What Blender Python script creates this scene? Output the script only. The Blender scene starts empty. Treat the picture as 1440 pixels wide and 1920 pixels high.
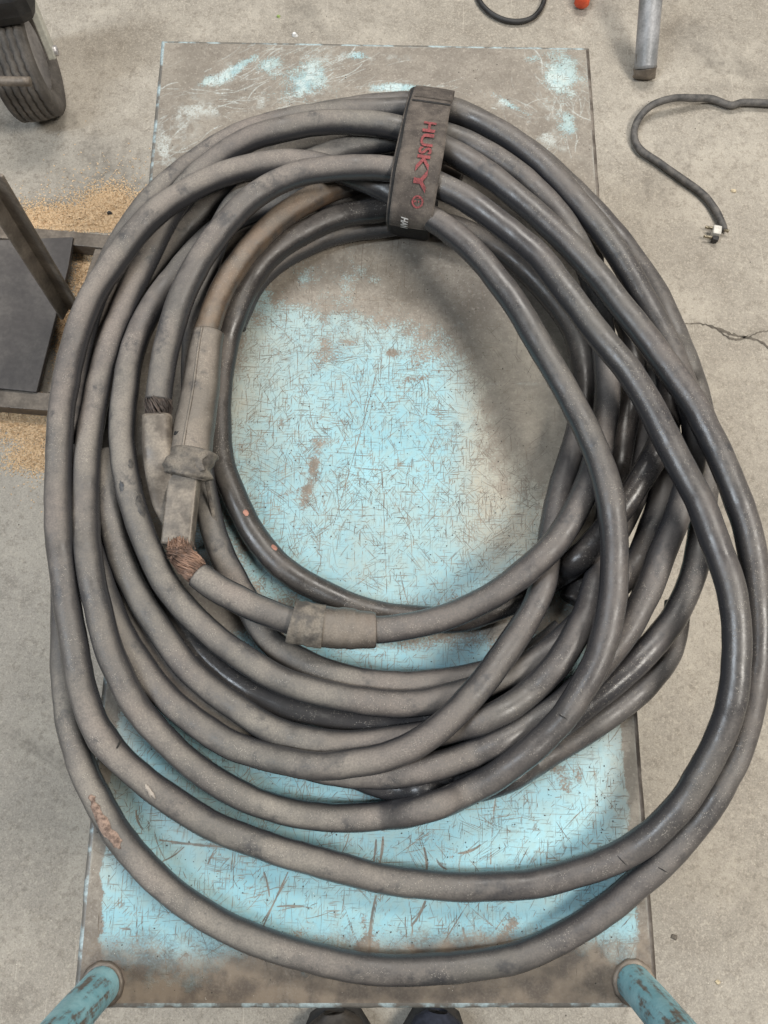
import bpy, math, random
import numpy as np
from mathutils import Vector, Matrix
random.seed(7); RNG = np.random.default_rng(11)
scn = bpy.context.scene
col = scn.collection

# ------------------------------------------------------------------ camera
FPX = 1442.0                       # focal length in photo pixels (photo is 1440 x 1920)
CAMLOC = np.array([0.001999, -0.300179, 0.888951])
PITCH, ROLL, YAW = 0.24580994, 0.00503449, -0.01402282
def cam_rot():
    cx, sx = math.cos(PITCH), math.sin(PITCH); X = np.array([[1,0,0],[0,cx,-sx],[0,sx,cx]])
    cz, sz = math.cos(ROLL), math.sin(ROLL);   Z = np.array([[cz,-sz,0],[sz,cz,0],[0,0,1]])
    cy, sy = math.cos(YAW), math.sin(YAW);     Y = np.array([[cy,0,sy],[0,1,0],[-sy,0,cy]])
    return Y @ X @ Z
CROT = cam_rot()
cd = bpy.data.cameras.new('camera'); cam = bpy.data.objects.new('camera', cd); col.objects.link(cam)
m4 = np.eye(4); m4[:3,:3] = CROT; m4[:3,3] = CAMLOC
cam.matrix_world = Matrix(m4.tolist())
cd.sensor_fit = 'VERTICAL'; cd.sensor_height = 36.0; cd.lens = FPX/1920*36.0
cd.clip_start = 0.02; cd.clip_end = 60
scn.camera = cam

# ------------------------------------------------------------------ light: shop lamps + dim room bounce
w = bpy.data.worlds.new('World'); scn.world = w; w.use_nodes = True
bg = w.node_tree.nodes['Background']; bg.inputs[0].default_value = (1.0, 0.97, 0.93, 1); bg.inputs[1].default_value = 0.10
def area(name, loc, target, sx, sy, power, color):
    l = bpy.data.lights.new(name, 'AREA'); l.shape = 'RECTANGLE'; l.size = sx; l.size_y = sy
    l.energy = power; l.color = color
    o = bpy.data.objects.new(name, l); col.objects.link(o); o.location = loc
    d = Vector(target) - Vector(loc); o.rotation_euler = d.to_track_quat('-Z', 'Y').to_euler()
    return o
area('shop_lamp_right', (1.75, -0.55, 2.7), (0,0,0), 1.3, 0.7, 108, (1.0, 0.95, 0.87))
area('shop_lamp_far',   (0.3, 2.6, 3.4), (0,0,0), 2.6, 0.8, 150, (1.0, 0.96, 0.9))
area('shop_lamp_left',  (-2.2, -0.6, 3.0), (0,0,0), 0.30, 1.8, 96, (0.82, 0.91, 1.0))
scn.view_settings.view_transform = 'Standard'; scn.view_settings.look = 'None'
scn.view_settings.exposure = 0.0; scn.view_settings.gamma = 1.0
scn.view_settings.use_curve_mapping = False
scn.render.engine = 'CYCLES'

# ------------------------------------------------------------------ helpers
ZF = -0.52                          # floor height; the cart's top is z = 0
RC = 0.0147                         # cable radius
def at(px, py, z):
    """point of the place at height z seen at photo pixel (px, py)"""
    v = CROT @ np.array([(px-720)/FPX, -(py-960)/FPX, -1.0])
    return Vector((CAMLOC + v*((z-CAMLOC[2])/v[2])).tolist())
def proj(P):
    v = (np.asarray(P) - CAMLOC) @ CROT
    return np.stack([720+FPX*v[...,0]/-v[...,2], 960-FPX*v[...,1]/-v[...,2]], -1)
def empty(name, loc, label, cat, group=None):
    o = bpy.data.objects.new(name, None); o.location = loc; col.objects.link(o)
    o.empty_display_size = 0.05
    return tag(o, label, cat, group)
def tag(o, label=None, cat=None, group=None, kind=None):
    if label: o['label'] = label
    if cat: o['category'] = cat
    if group: o['group'] = group
    if kind: o['kind'] = kind
    return o
bpy.context.view_layer.update()
def mobj(name, verts, faces, mat, parent=None, smooth=True, bevel=0.0):
    me = bpy.data.meshes.new(name)
    me.from_pydata([tuple(v) for v in verts], [], faces); me.update()
    if smooth: me.polygons.foreach_set('use_smooth', [True]*len(me.polygons))
    o = bpy.data.objects.new(name, me); col.objects.link(o)
    me.materials.append(mat)
    if bevel:
        b = o.modifiers.new('bevel', 'BEVEL'); b.width = bevel; b.segments = 2; b.limit_method = 'ANGLE'
    if parent is not None:
        o.parent = parent
        if parent.type == 'EMPTY': o.matrix_parent_inverse = Matrix.Translation(parent.location).inverted()
        else: o.matrix_parent_inverse = Matrix.Identity(4)
    return o
def box_geo(c, sx, sy, sz, rot=None):
    v = []
    for x in (-1,1):
        for y in (-1,1):
            for z in (-1,1):
                p = Vector((x*sx/2, y*sy/2, z*sz/2))
                if rot is not None: p = rot @ p
                v.append(p + Vector(c))
    f = [(0,1,3,2),(4,6,7,5),(0,4,5,1),(2,3,7,6),(0,2,6,4),(1,5,7,3)]
    return v, f
def box(name, c, sx, sy, sz, mat, parent=None, rot=None, bevel=0.002):
    v, f = box_geo(c, sx, sy, sz, rot); return mobj(name, v, f, mat, parent, smooth=False, bevel=bevel)
def beam(name, a, b, wx, wz, mat, parent=None, up=Vector((0,0,1)), bevel=0.002):
    a = Vector(a); b = Vector(b); d = (b-a); L = d.length; d.normalize()
    s = d.cross(up).normalized(); u = s.cross(d)
    rot = Matrix((d, s, u)).transposed()
    return box(name, (a+b)/2, L, wx, wz, mat, parent, rot, bevel)
def spline(P, k):
    P = np.asarray(P, float); n = len(P); out = []
    for i in range(n-1):
        p0 = P[max(i-1,0)]; p1 = P[i]; p2 = P[i+1]; p3 = P[min(i+2,n-1)]
        for j in range(k):
            t = j/k
            out.append(.5*(2*p1+(-p0+p2)*t+(2*p0-5*p1+4*p2-p3)*t*t+(-p0+3*p1-3*p2+p3)*t**3))
    out.append(P[-1]); return np.array(out)
def tube_geo(P, rad, seg=24, flat=None, cap=True, jitter=0.0, up=None):
    """swept tube along P; rad number or array; flat = (width, height) factors across / up"""
    P = np.asarray(P, float); n = len(P)
    T = np.gradient(P, axis=0); T /= np.linalg.norm(T, axis=1)[:,None]
    zup = np.array([0,0,1.0]) if up is None else np.array(up, float)
    side = np.cross(T, zup); side /= np.linalg.norm(side, axis=1)[:,None]+1e-9
    nrm = np.cross(side, T)
    R = np.broadcast_to(np.asarray(rad, float), (n,)).copy()
    fw, fh = (1,1) if flat is None else flat
    fw = np.broadcast_to(fw, (n,)); fh = np.broadcast_to(fh, (n,))
    a = np.linspace(0, 2*np.pi, seg, endpoint=False)
    rr = R[:,None]*np.ones(seg)
    if jitter:
        k = RNG.normal(0, 1, (n, seg))
        for _ in range(14): k = (np.roll(k,1,1)+2*k+np.roll(k,-1,1))/4
        ker = np.exp(-np.linspace(-2.2,2.2,13)**2); ker /= ker.sum()
        k = np.apply_along_axis(lambda c: np.convolve(c, ker, 'same'), 0, k)
        rr = rr*(1+jitter*k/ (k.std()+1e-9))
    V = P[:,None,:] + side[:,None,:]*(rr*np.cos(a))[...,None]*fw[:,None,None] + nrm[:,None,:]*(rr*np.sin(a))[...,None]*fh[:,None,None]
    V = V.reshape(-1,3)
    i = np.arange(n-1)[:,None]*seg; j = np.arange(seg)[None]; j2 = (j+1) % seg
    F = np.stack([i+j, i+j2, i+seg+j2, i+seg+j], -1).reshape(-1,4)
    faces = [tuple(f) for f in F.tolist()]
    if cap: faces += [tuple(range(seg-1,-1,-1)), tuple(range((n-1)*seg, n*seg))]
    return V, faces
def tube(name, P, rad, mat, parent=None, **kw):
    V, F = tube_geo(P, rad, **kw); return mobj(name, V.tolist(), F, mat, parent)
def attr_float(o, name, vals):
    a = o.data.attributes.new(name, 'FLOAT', 'POINT'); a.data.foreach_set('value', np.asarray(vals, np.float32))
def join_geo(parts):
    V = []; F = []
    for v, f in parts:
        b = len(V); V += [tuple(x) for x in v]; F += [tuple(i+b for i in q) for q in f]
    return V, F

# ------------------------------------------------------------------ node helpers
class NT:
    def __init__(s, name):
        s.m = bpy.data.materials.new(name); s.m.use_nodes = True; s.t = s.m.node_tree
        s.b = s.t.nodes['Principled BSDF']; s.oc = s.n('ShaderNodeTexCoord').outputs['Object']
    def n(s, t, **kw):
        x = s.t.nodes.new(t)
        for k, v in kw.items(): setattr(x, k, v)
        return x
    def set(s, sock, v):
        if isinstance(v, bpy.types.NodeSocket): s.t.links.new(v, sock)
        else: sock.default_value = v
    def noise(s, scale, detail=4, rough=.55, vec=None, dist=0.0):
        x = s.n('ShaderNodeTexNoise'); x.inputs['Scale'].default_value = scale; x.inputs['Detail'].default_value = detail
        x.inputs['Roughness'].default_value = rough; x.inputs['Distortion'].default_value = dist
        s.set(x.inputs['Vector'], vec if vec is not None else s.oc); return x.outputs['Fac']
    def voro(s, scale, vec=None, feature='F1', out='Distance', rnd=1.0):
        x = s.n('ShaderNodeTexVoronoi', feature=feature); x.inputs['Scale'].default_value = scale
        x.inputs['Randomness'].default_value = rnd
        s.set(x.inputs['Vector'], vec if vec is not None else s.oc); return x.outputs[out]
    def ramp(s, v, a, b, lo=0.0, hi=1.0):
        x = s.n('ShaderNodeMapRange', interpolation_type='SMOOTHSTEP'); s.set(x.inputs['Value'], v)
        x.inputs['From Min'].default_value = a; x.inputs['From Max'].default_value = b
        x.inputs['To Min'].default_value = lo; x.inputs['To Max'].default_value = hi; return x.outputs['Result']
    def math(s, op, a, b=0.0, c=0.0, clamp=False):
        x = s.n('ShaderNodeMath', operation=op, use_clamp=clamp)
        s.set(x.inputs[0], a); s.set(x.inputs[1], b); s.set(x.inputs[2], c); return x.outputs[0]
    def mix(s, f, a, b, mode='MIX'):
        x = s.n('ShaderNodeMix', data_type='RGBA', blend_type=mode)
        s.set(x.inputs['Factor'], f)
        for sock, v in ((x.inputs[6], a), (x.inputs[7], b)):
            if isinstance(v, tuple) and len(v) == 3: v = v+(1,)
            s.set(sock, v)
        return x.outputs[2]
    def mapping(s, scale=(1,1,1), rot=(0,0,0), vec=None):
        x = s.n('ShaderNodeMapping'); x.inputs['Scale'].default_value = scale; x.inputs['Rotation'].default_value = rot
        s.set(x.inputs['Vector'], vec if vec is not None else s.oc); return x.outputs[0]
    def attr(s, name, out='Fac'):
        return s.n('ShaderNodeAttribute', attribute_name=name).outputs[out]
    def bump(s, h, strength=.3, dist=.001, prev=None):
        x = s.n('ShaderNodeBump'); x.inputs['Strength'].default_value = strength; x.inputs['Distance'].default_value = dist
        s.set(x.inputs['Height'], h)
        if prev is not None: s.set(x.inputs['Normal'], prev)
        return x.outputs[0]
    def done(s, color, rough=.6, normal=None, metal=0.0, spec=.5):
        if isinstance(color, tuple) and len(color) == 3: color = color+(1,)
        s.set(s.b.inputs['Base Color'], color); s.set(s.b.inputs['Roughness'], rough); s.set(s.b.inputs['Metallic'], metal)
        s.b.inputs['Specular IOR Level'].default_value = spec
        if normal is not None: s.set(s.b.inputs['Normal'], normal)
        return s.m

def mat_rubber(name, dark=(.024,.025,.029), dust=(.20,.181,.156), amount=1.0, rust=0.0):
    t = NT(name)
    nz = t.n('ShaderNodeSeparateXYZ'); t.set(nz.inputs[0], t.n('ShaderNodeNewGeometry').outputs['Normal'])
    top = t.ramp(nz.outputs[2], .30, 1.0)                     # dust on upward faces; sides left dark to paint in their shading
    n1 = t.noise(9, 4, .6); n2 = t.noise(55, 4, .6); n3 = t.noise(520, 2, .6); n4 = t.noise(1500, 1, .5)
    a = t.attr('dust')
    d = t.math('MULTIPLY', top, t.ramp(n1, .34, .62, .45, 1.0))
    d = t.math('MULTIPLY', d, t.ramp(n2, .28, .62, .72, 1.0))
    d = t.math('MULTIPLY', d, t.ramp(n3, .3, .7, .72, 1.12))
    d = t.math('MULTIPLY', d, a); d = t.math('MULTIPLY', d, amount, clamp=True)
    d = t.math('ADD', d, .05*amount, clamp=True)
    hue = t.mix(t.ramp(t.noise(5.5, 3), .35, .65), dust, (dust[0]*.95, dust[1]*.9, dust[2]*.92))
    c = t.mix(d, dark, hue)
    # scuffed dark marks
    scuff = t.ramp(t.noise(24, 5, .68, t.mapping((1,1,1.6))), .55, .70)
    c = t.mix(t.math('MULTIPLY', scuff, .7), c, (.03,.031,.035))
    # pale grit
    gm = t.ramp(t.noise(16, 5, .7), .41, .58)
    v1 = t.math('MAXIMUM', t.ramp(t.voro(560), .16, .34, .8, 0), t.ramp(t.voro(330), .10, .18, 1, 0))
    pick = t.ramp(t.noise(190, 2, .6), .47, .56)
    g = t.math('MULTIPLY', t.math('MULTIPLY', v1, gm), t.math('MULTIPLY', pick, top))
    c = t.mix(t.math('MULTIPLY', g, .55), c, (.46,.42,.36))
    if rust:
        c = t.mix(t.math('MULTIPLY', t.ramp(t.noise(22, 4, .65), .35, .62), rust), c, (.26,.15,.075))
    rg = t.math('ADD', t.ramp(d, .05, .75, .25, .75), t.math('MULTIPLY', t.math('SUBTRACT', n2, .5), .25))
    h = t.math('ADD', t.math('MULTIPLY', n2, .5), t.math('MULTIPLY', n3, .07))
    h = t.math('ADD', h, t.math('MULTIPLY', g, .3))
    nm = t.bump(h, .55, .0012, t.bump(n4, .25, .0002))
    return t.done(c, rg, nm, spec=.45)
def mat_simple(name, ca, cb, scale=40, rough=(.5,.8), metal=0.0, bump=.3, bscale=None, thr=(.35,.65)):
    t = NT(name); n = t.noise(scale, 5, .6)
    f = t.ramp(n, *thr); c = t.mix(f, ca, cb)
    c = t.mix(t.ramp(t.noise(scale*9, 2), .3, .7, 0, .35), c, tuple(x*.55 for x in ca))
    nm = t.bump(t.noise(bscale or scale*6, 3), bump, .001)
    return t.done(c, t.ramp(n, .3, .7, *rough), nm, metal)

def mat_table():
    t = NT('worn_blue_paint')
    ca = t.n('ShaderNodeAttribute', attribute_name='wear'); sp = t.n('ShaderNodeSeparateColor'); t.set(sp.inputs[0], ca.outputs['Color'])
    paint, scr, chalk_sheen = sp.outputs[0], sp.outputs[1], sp.outputs[2]
    fine = t.noise(420, 4, .65); mid = t.noise(75, 5, .65)
    p = t.math('ADD', paint, t.math('MULTIPLY', t.math('SUBTRACT', mid, .5), .55))
    p = t.math('ADD', p, t.math('MULTIPLY', t.math('SUBTRACT', fine, .5), 1.15))
    pm = t.ramp(p, .36, .66)
    # hairline scuffs in several directions
    wn = t.n('ShaderNodeTexNoise'); wn.inputs['Scale'].default_value = 26; t.set(wn.inputs['Vector'], t.oc)
    wa = t.n('ShaderNodeVectorMath', operation='MULTIPLY_ADD'); t.set(wa.inputs[0], wn.outputs['Color']); wa.inputs[1].default_value = (.0035,.0035,0); t.set(wa.inputs[2], t.oc); warp = wa.outputs[0]
    hs = None
    for ang, sx, sy, lo, hi in ((0.03, 620, 42, .60, .66), (1.57, 600, 42, .60, .66), (.7, 520, 70, .61, .67)):
        n = t.ramp(t.noise(1.0, 2, .5, t.mapping((sx, sy, 1), (0,0,0), t.mapping((1,1,1), (0,0,ang), warp))), lo, hi)
        hs = n if hs is None else t.math('MAXIMUM', hs, n)
    hs = t.math('MULTIPLY', hs, t.ramp(t.noise(14, 3), .36, .6, .25, 1.0)); hs = t.math('MULTIPLY', hs, t.ramp(pm, 0, 1, .22, 1))
    blue = t.mix(t.ramp(t.noise(6, 4, .6), .3, .7), (.180,.365,.428), (.26,.45,.50))
    blue = t.mix(t.ramp(mid, .38, .68, .0, .5), blue, (.27,.36,.34))
    blue = t.mix(t.math('MULTIPLY', ca.outputs['Alpha'], t.ramp(fine, .25, .65, .55, 1.0)), blue, (.30,.27,.21))
    brown = t.mix(t.ramp(t.noise(18, 5, .65), .3, .7), (.135,.116,.096), (.225,.20,.168))
    brown = t.mix(t.ramp(fine, .45, .75, 0, .55), brown, (.085,.068,.055))
    brown = t.mix(t.ramp(t.noise(110, 5, .7), .47, .66, 0, .6), brown, (.115,.094,.076))
    brown = t.mix(t.ramp(t.noise(200, 5, .7), .52, .70, 0, .6), brown, (.34,.305,.26))
    c = t.mix(pm, brown, blue)
    c = t.mix(t.math('MULTIPLY', t.ramp(chalk_sheen, .10, 1.0, 0, .8), t.ramp(fine, .30, .62)), c, (.50,.56,.55))
    c = t.mix(t.math('MULTIPLY', ca.outputs['Alpha'], .5), c, t.mix(t.ramp(mid, .3, .7), (.25,.222,.175), (.35,.315,.25)))
    dk = t.math('MAXIMUM', t.math('MULTIPLY', hs, .72), t.math('MULTIPLY', t.ramp(t.math('ADD', scr, t.math('MULTIPLY', t.math('SUBTRACT', fine, .5), .5)), .25, .6), .9))
    c = t.mix(dk, c, t.mix(t.ramp(t.noise(40, 3), .35, .65), (.085,.068,.055), (.185,.148,.112)))
    pits = t.math('MULTIPLY', t.ramp(t.voro(170), .07, .12, 1, 0), t.ramp(t.noise(60, 2), .55, .62))
    c = t.mix(pits, c, (.03,.028,.027))
    grit = t.math('MULTIPLY', t.ramp(t.voro(230), .05, .09, 1, 0), t.ramp(t.noise(90, 2), .6, .66))
    c = t.mix(grit, c, (.7,.66,.6))
    h = t.math('SUBTRACT', t.math('MULTIPLY', pm, .7), t.math('MULTIPLY', dk, .6))
    nm = t.bump(t.math('ADD', h, t.math('MULTIPLY', fine, .5)), .45, .0006)
    rg = t.math('SUBTRACT', t.ramp(fine, .3, .7, .5, .68), t.math('MULTIPLY', pm, .12))
    return t.done(c, rg, nm, spec=.4)
def mat_blue_edge(name='chipped_blue_paint'):
    t = NT(name); n = t.noise(34, 6, .7); n2 = t.noise(240, 4, .6)
    s = t.math('ADD', n, t.math('MULTIPLY', t.math('SUBTRACT', n2, .5), .25))
    streak = t.noise(1, 4, .6, t.mapping((150,150,18)))
    m = t.ramp(t.math('ADD', s, t.math('MULTIPLY', t.math('SUBTRACT', streak, .5), .9)), .30, .50)
    c = t.mix(m, t.mix(t.ramp(n2,.3,.7), (.095,.08,.066), (.17,.145,.118)), t.mix(t.ramp(n, .35, .7), (.15,.33,.38), (.27,.47,.51)))
    return t.done(c, t.ramp(n2, .3, .7, .35, .6), t.bump(m, .5, .0008))
def mat_floor():
    t = NT('concrete'); n1 = t.noise(1.3, 5, .6); n2 = t.noise(9, 6, .62); n3 = t.noise(70, 5, .65); n4 = t.noise(420, 3, .6)
    c = t.mix(t.ramp(n1, .3, .7), (.275,.248,.210), (.36,.328,.282))
    c = t.mix(t.ramp(n2, .46, .70, 0, .8), c, (.42,.385,.33))
    c = t.mix(t.ramp(n2, .46, .30, 0, .7), c, (.20,.175,.143))
    c = t.mix(t.ramp(n3, .48, .68, 0, .55), c, (.19,.165,.135))
    c = t.mix(t.ramp(t.noise(160, 4, .65), .5, .7, 0, .5), c, (.5,.45,.375))
    c = t.mix(t.ramp(n4, .52, .72, 0, .5), c, (.52,.47,.39))
    c = t.mix(t.ramp(n4, .46, .3, 0, .5), c, (.13,.115,.095))
    st = t.math('MULTIPLY', t.ramp(t.noise(2.4, 5, .65, None, .8), .52, .68), t.ramp(n3, .3, .6, .5, 1))
    c = t.mix(t.math('MULTIPLY', st, .6), c, (.13,.117,.10))
    pits = t.math('MULTIPLY', t.ramp(t.voro(55), .06, .10, 1, 0), t.ramp(t.noise(21, 2), .6, .66))
    c = t.mix(pits, c, (.06,.05,.042))
    grit = t.math('MULTIPLY', t.ramp(t.voro(110), .05, .085, 1, 0), t.ramp(t.noise(33, 2), .58, .64))
    c = t.mix(grit, c, (.72,.66,.56))
    scr = t.ramp(t.noise(1, 2, .5, t.mapping((260, 9, 1), (0,0,.6))), .7, .75)
    c = t.mix(t.math('MULTIPLY', scr, .35), c, (.55,.5,.42))
    nm = t.bump(t.math('ADD', t.math('MULTIPLY', n3, .6), t.math('MULTIPLY', n4, .35)), .45, .0025)
    return t.done(c, t.ramp(n2, .3, .7, .55, .8), nm, spec=.35)
def mat_fabric():
    t = NT('strap_webbing'); a = t.attr('weave', 'Vector')
    wv = t.n('ShaderNodeTexWave', bands_direction='X'); wv.inputs['Scale'].default_value = 240; wv.inputs['Distortion'].default_value = 1.2
    wv.inputs['Detail Scale'].default_value = 2.0
    t.set(wv.inputs['Vector'], a)
    w2 = t.n('ShaderNodeTexWave', bands_direction='Y'); w2.inputs['Scale'].default_value = 260; w2.inputs['Distortion'].default_value = .8
    t.set(w2.inputs['Vector'], a)
    n = t.noise(40, 5, .65); n2 = t.noise(600, 2)
    c = t.mix(t.ramp(n, .35, .68, .15, .8), (.055,.047,.043), (.21,.178,.152))
    hh = t.math('ADD', wv.outputs['Fac'], t.math('MULTIPLY', w2.outputs['Fac'], .6))
    c = t.mix(t.ramp(hh, .3, 1.2, .5, 0), c, (.02,.018,.017))
    c = t.mix(t.ramp(n2, .6, .72, 0, .5), c, (.25,.22,.19))
    return t.done(c, .85, t.bump(hh, .6, .0006), spec=.2)
def mat_copper():
    t = NT('frayed_copper'); n = t.noise(60, 4, .6)
    c = t.mix(t.ramp(n, .35, .65), (.085,.055,.042), (.30,.185,.13))
    return t.done(c, .5, None, .35)

M = {}
M['floor'] = mat_floor(); M['table'] = mat_table(); M['edge'] = mat_blue_edge()
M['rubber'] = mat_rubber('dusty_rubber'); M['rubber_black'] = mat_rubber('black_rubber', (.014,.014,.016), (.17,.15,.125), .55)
M['rubber_rust'] = mat_rubber('scorched_rubber', (.026,.024,.023), (.225,.19,.15), .9, .22)
M['sleeve'] = mat_rubber('old_sleeve_rubber', (.045,.039,.034), (.215,.185,.152), 1.0)
M['tape'] = mat_simple('dusty_tape', (.06,.053,.047), (.19,.165,.135), 60, (.6,.85), 0, 1.0, 140)
M['lug'] = mat_simple('dull_lug_metal', (.11,.093,.077), (.25,.215,.175), 45, (.4,.65), .25, .3, 90)
M['copper'] = mat_copper(); M['copper_dark'] = mat_simple('sooty_copper', (.04,.034,.032), (.13,.10,.085), 120, (.4,.6), .4)
M['webbing'] = mat_fabric(); M['fuzz'] = mat_simple('black_hook_pile', (.010,.010,.011), (.03,.028,.027), 300, (.9,1), 0, 1.0, 900)
M['red'] = mat_simple('red_stitching', (.13,.032,.034), (.29,.068,.068), 500, (.8,.9), 0, .6, 900)
M['white'] = mat_simple('white_stitching', (.42,.41,.40), (.62,.6,.58), 500, (.8,.9))
M['steel'] = mat_simple('dirty_steel', (.13,.108,.088), (.25,.21,.17), 22, (.45,.7), .3, .3)
M['plate'] = mat_simple('dark_plate', (.075,.067,.064), (.12,.108,.10), 14, (.55,.75), .1, .25)
M['galv'] = mat_simple('scuffed_pipe', (.26,.265,.27), (.42,.42,.43), 26, (.35,.6), .3, .35)
M['tyre'] = mat_simple('tyre_rubber', (.075,.067,.06), (.14,.125,.11), 30, (.7,.9), 0, .4)
M['black'] = mat_simple('black_housing', (.012,.012,.013), (.035,.034,.034), 30, (.4,.7), 0, .2)
M['zinc'] = mat_simple('painted_bracket', (.42,.42,.37), (.58,.57,.50), 18, (.4,.6), .2, .2)
M['rim'] = mat_simple('rim_metal', (.40,.39,.40), (.60,.58,.58), 20, (.3,.5), .5, .1)
M['cord'] = mat_simple('cord_rubber', (.055,.053,.052), (.14,.13,.12), 60, (.55,.75), 0, .3)
M['orange'] = mat_simple('orange_plastic', (.62,.075,.025), (.75,.13,.05), 30, (.4,.6))
M['plugwhite'] = mat_simple('plug_white', (.55,.53,.48), (.75,.73,.68), 60, (.4,.6))
M['brass'] = mat_simple('blade_metal', (.25,.22,.16), (.42,.37,.28), 60, (.3,.5), .7)
M['sawdust'] = mat_simple('sawdust_wood', (.56,.36,.19), (.84,.63,.40), 210, (.8,.95), 0, .3, None, (.3,.6))
M['crackfill'] = mat_simple('crack_dirt', (.09,.078,.064), (.17,.148,.122), 50, (.8,.95))
M['whitebit'] = mat_simple('white_scrap', (.75,.75,.74), (.85,.85,.84), 30); M['tan'] = mat_simple('tan_chip', (.55,.46,.30), (.66,.56,.4), 30)
M['green'] = mat_simple('green_scrap', (.20,.30,.08), (.34,.40,.15), 30)
M['navy'] = mat_simple('navy_cloth', (.014,.017,.03), (.035,.04,.06), 120, (.8,.95), 0, .5)
M['leather'] = mat_simple('boot_leather', (.03,.025,.021), (.075,.062,.05), 25, (.55,.8), 0, .4)
M['sole'] = mat_simple('boot_sole', (.02,.019,.018), (.05,.045,.04), 40, (.7,.9))
M['scorch'] = mat_simple('scorched_patch', (.10,.065,.05), (.32,.225,.175), 190, (.8,.95), 0, 1.0, 420)
M['crackblack'] = mat_simple('cut_rubber', (.008,.008,.008), (.02,.019,.018), 60, (.8,.9))
M['speck'] = mat_simple('orange_speck', (.26,.12,.085), (.38,.19,.14), 200)

# ------------------------------------------------------------------ floor
v = [(-4,-4,ZF),(4,-4,ZF),(4,4,ZF),(-4,4,ZF)]
floor = tag(mobj('floor', v, [(0,1,2,3)], M['floor'], smooth=False), 'bare worn concrete workshop floor around the cart', None, None, 'structure')
def floor_strip(name, pts, w, mat):
    V = []; F = []; 
    P = spline([tuple(at(x, y, ZF+.0012)) for x, y in pts], 7)
    n = len(P)
    for i in range(n):
        t = P[min(i+1,n-1)]-P[max(i-1,0)]; s = np.array([-t[1], t[0], 0]); s /= np.linalg.norm(s)+1e-9
        ww = w*(.35+1.1*random.random())*min(1, .25+3*min(i, n-1-i)/n)
        j = RNG.normal(0, w*.35)
        V += [P[i]+s*(ww+j), P[i]-s*(ww-j)]
        if i: F.append((2*i-2, 2*i-1, 2*i+1, 2*i))
    return mobj(name, V, F, mat, floor, smooth=False)
floor_strip('crack', [(1282,608),(1310,606),(1340,614),(1372,626),(1400,632),(1425,640),(1455,660),(1500,672)], .0028, M['crackfill'])
floor_strip('crack', [(1340,614),(1365,632),(1385,636),(1405,628)], .0022, M['crackfill'])
floor_strip('crack', [(1405,632),(1425,622),(1450,620)], .0014, M['crackfill'])

# ------------------------------------------------------------------ cart
CW, CL = .592, 1.1945
cart = empty('utility_cart', (0,0,ZF), 'worn light blue steel cart with scratched flat top holding the cable coil', 'cart')
def vnoise(x, y, seed):
    r = np.random.default_rng(seed); G = r.random((256,256))
    xi = np.floor(x).astype(int); yi = np.floor(y).astype(int); fx = x-xi; fy = y-yi
    fx = fx*fx*(3-2*fx); fy = fy*fy*(3-2*fy)
    g = lambda a, b: G[a % 256, b % 256]
    return (g(xi,yi)*(1-fx)+g(xi+1,yi)*fx)*(1-fy)+(g(xi,yi+1)*(1-fx)+g(xi+1,yi+1)*fx)*fy
def fbm(x, y, sc, seed, oc=5):
    s = 0; a = .5; t = 0
    for k in range(oc):
        s = s+a*vnoise(x*sc+17.3*k, y*sc+9.1*k, seed+k); t += a; a *= .6; sc *= 2.03
    return s/t
def sstep(x, a, b):
    u = np.clip((x-a)/(b-a), 0, 1); return u*u*(3-2*u)
NX, NY = 560, 1120
gx = np.linspace(-CW/2, CW/2, NX+1); gy = np.linspace(-CL/2, CL/2, NY+1)
GX, GY = np.meshgrid(gx, gy)
PX = proj(np.stack([GX, GY, np.zeros_like(GX)], -1)); U_, V_ = PX[...,0], PX[...,1]
def gs(x, y, sx, sy, a, rot=0.0):
    dx = U_-x; dy = V_-y; c, s = math.cos(rot), math.sin(rot)
    u = (dx*c+dy*s)/sx; v = (-dx*s+dy*c)/sy
    return a*np.exp(-(u*u+v*v))
n_big = fbm(GX, GY, 9, 3); n_mid = fbm(GX, GY, 34, 21); n_fin = fbm(GX, GY, 120, 43, 4)
c = np.zeros_like(GX)
for g in ((650,760,170,140,.85),(600,960,220,170,1.0),(780,1040,220,130,.95),(520,820,90,160,.35),(980,1040,110,130,.45),
          (450,720,60,120,.35),(880,800,80,90,.35),(520,480,60,40,.38),(470,560,60,60,.30),(640,470,50,40,.2)):
    c += gs(*g)
c = np.minimum(c, 1.05)
low = 1.0*sstep(V_, 1130, 1260)
c = np.maximum(c, low)
c -= .25*gs(1010,800,110,110,1.0) + .2*gs(760,540,160,40,1.0)
c += .5*gs(800,760,150,170,1.0)+.25*gs(640,530,160,40,1)+.3*gs(960,960,90,120,1.0)+.3*gs(560,600,120,60,1.0)
# dirt drip shapes on the blue centre
for x, y, sx, sy, a, ro in ((588,880,17,75,.9,.12),(572,950,14,60,.8,.25),(540,925,46,10,.55,-.35),(655,760,9,22,.8,0),(770,712,40,8,.7,-.15),
                     (655,640,20,10,.8,0),(735,662,14,7,.7,0),(815,840,14,40,.5,.2),(620,828,50,9,.5,0),(940,925,22,30,.6,0),(560,735,22,5,.6,0),(800,1480,10,20,.4,0),
                     (285,1580,10,40,.7,.3),(278,1530,26,10,.7,0),(1060,1470,14,30,.8,-.3),(1040,1440,18,10,.7,0),(1150,1480,8,36,.6,.3),(1085,1450,10,25,.6,0)):
    c -= gs(x, y, sx*1.1, sy, a*.62, ro)*(.45+1.1*n_fin)
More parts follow.
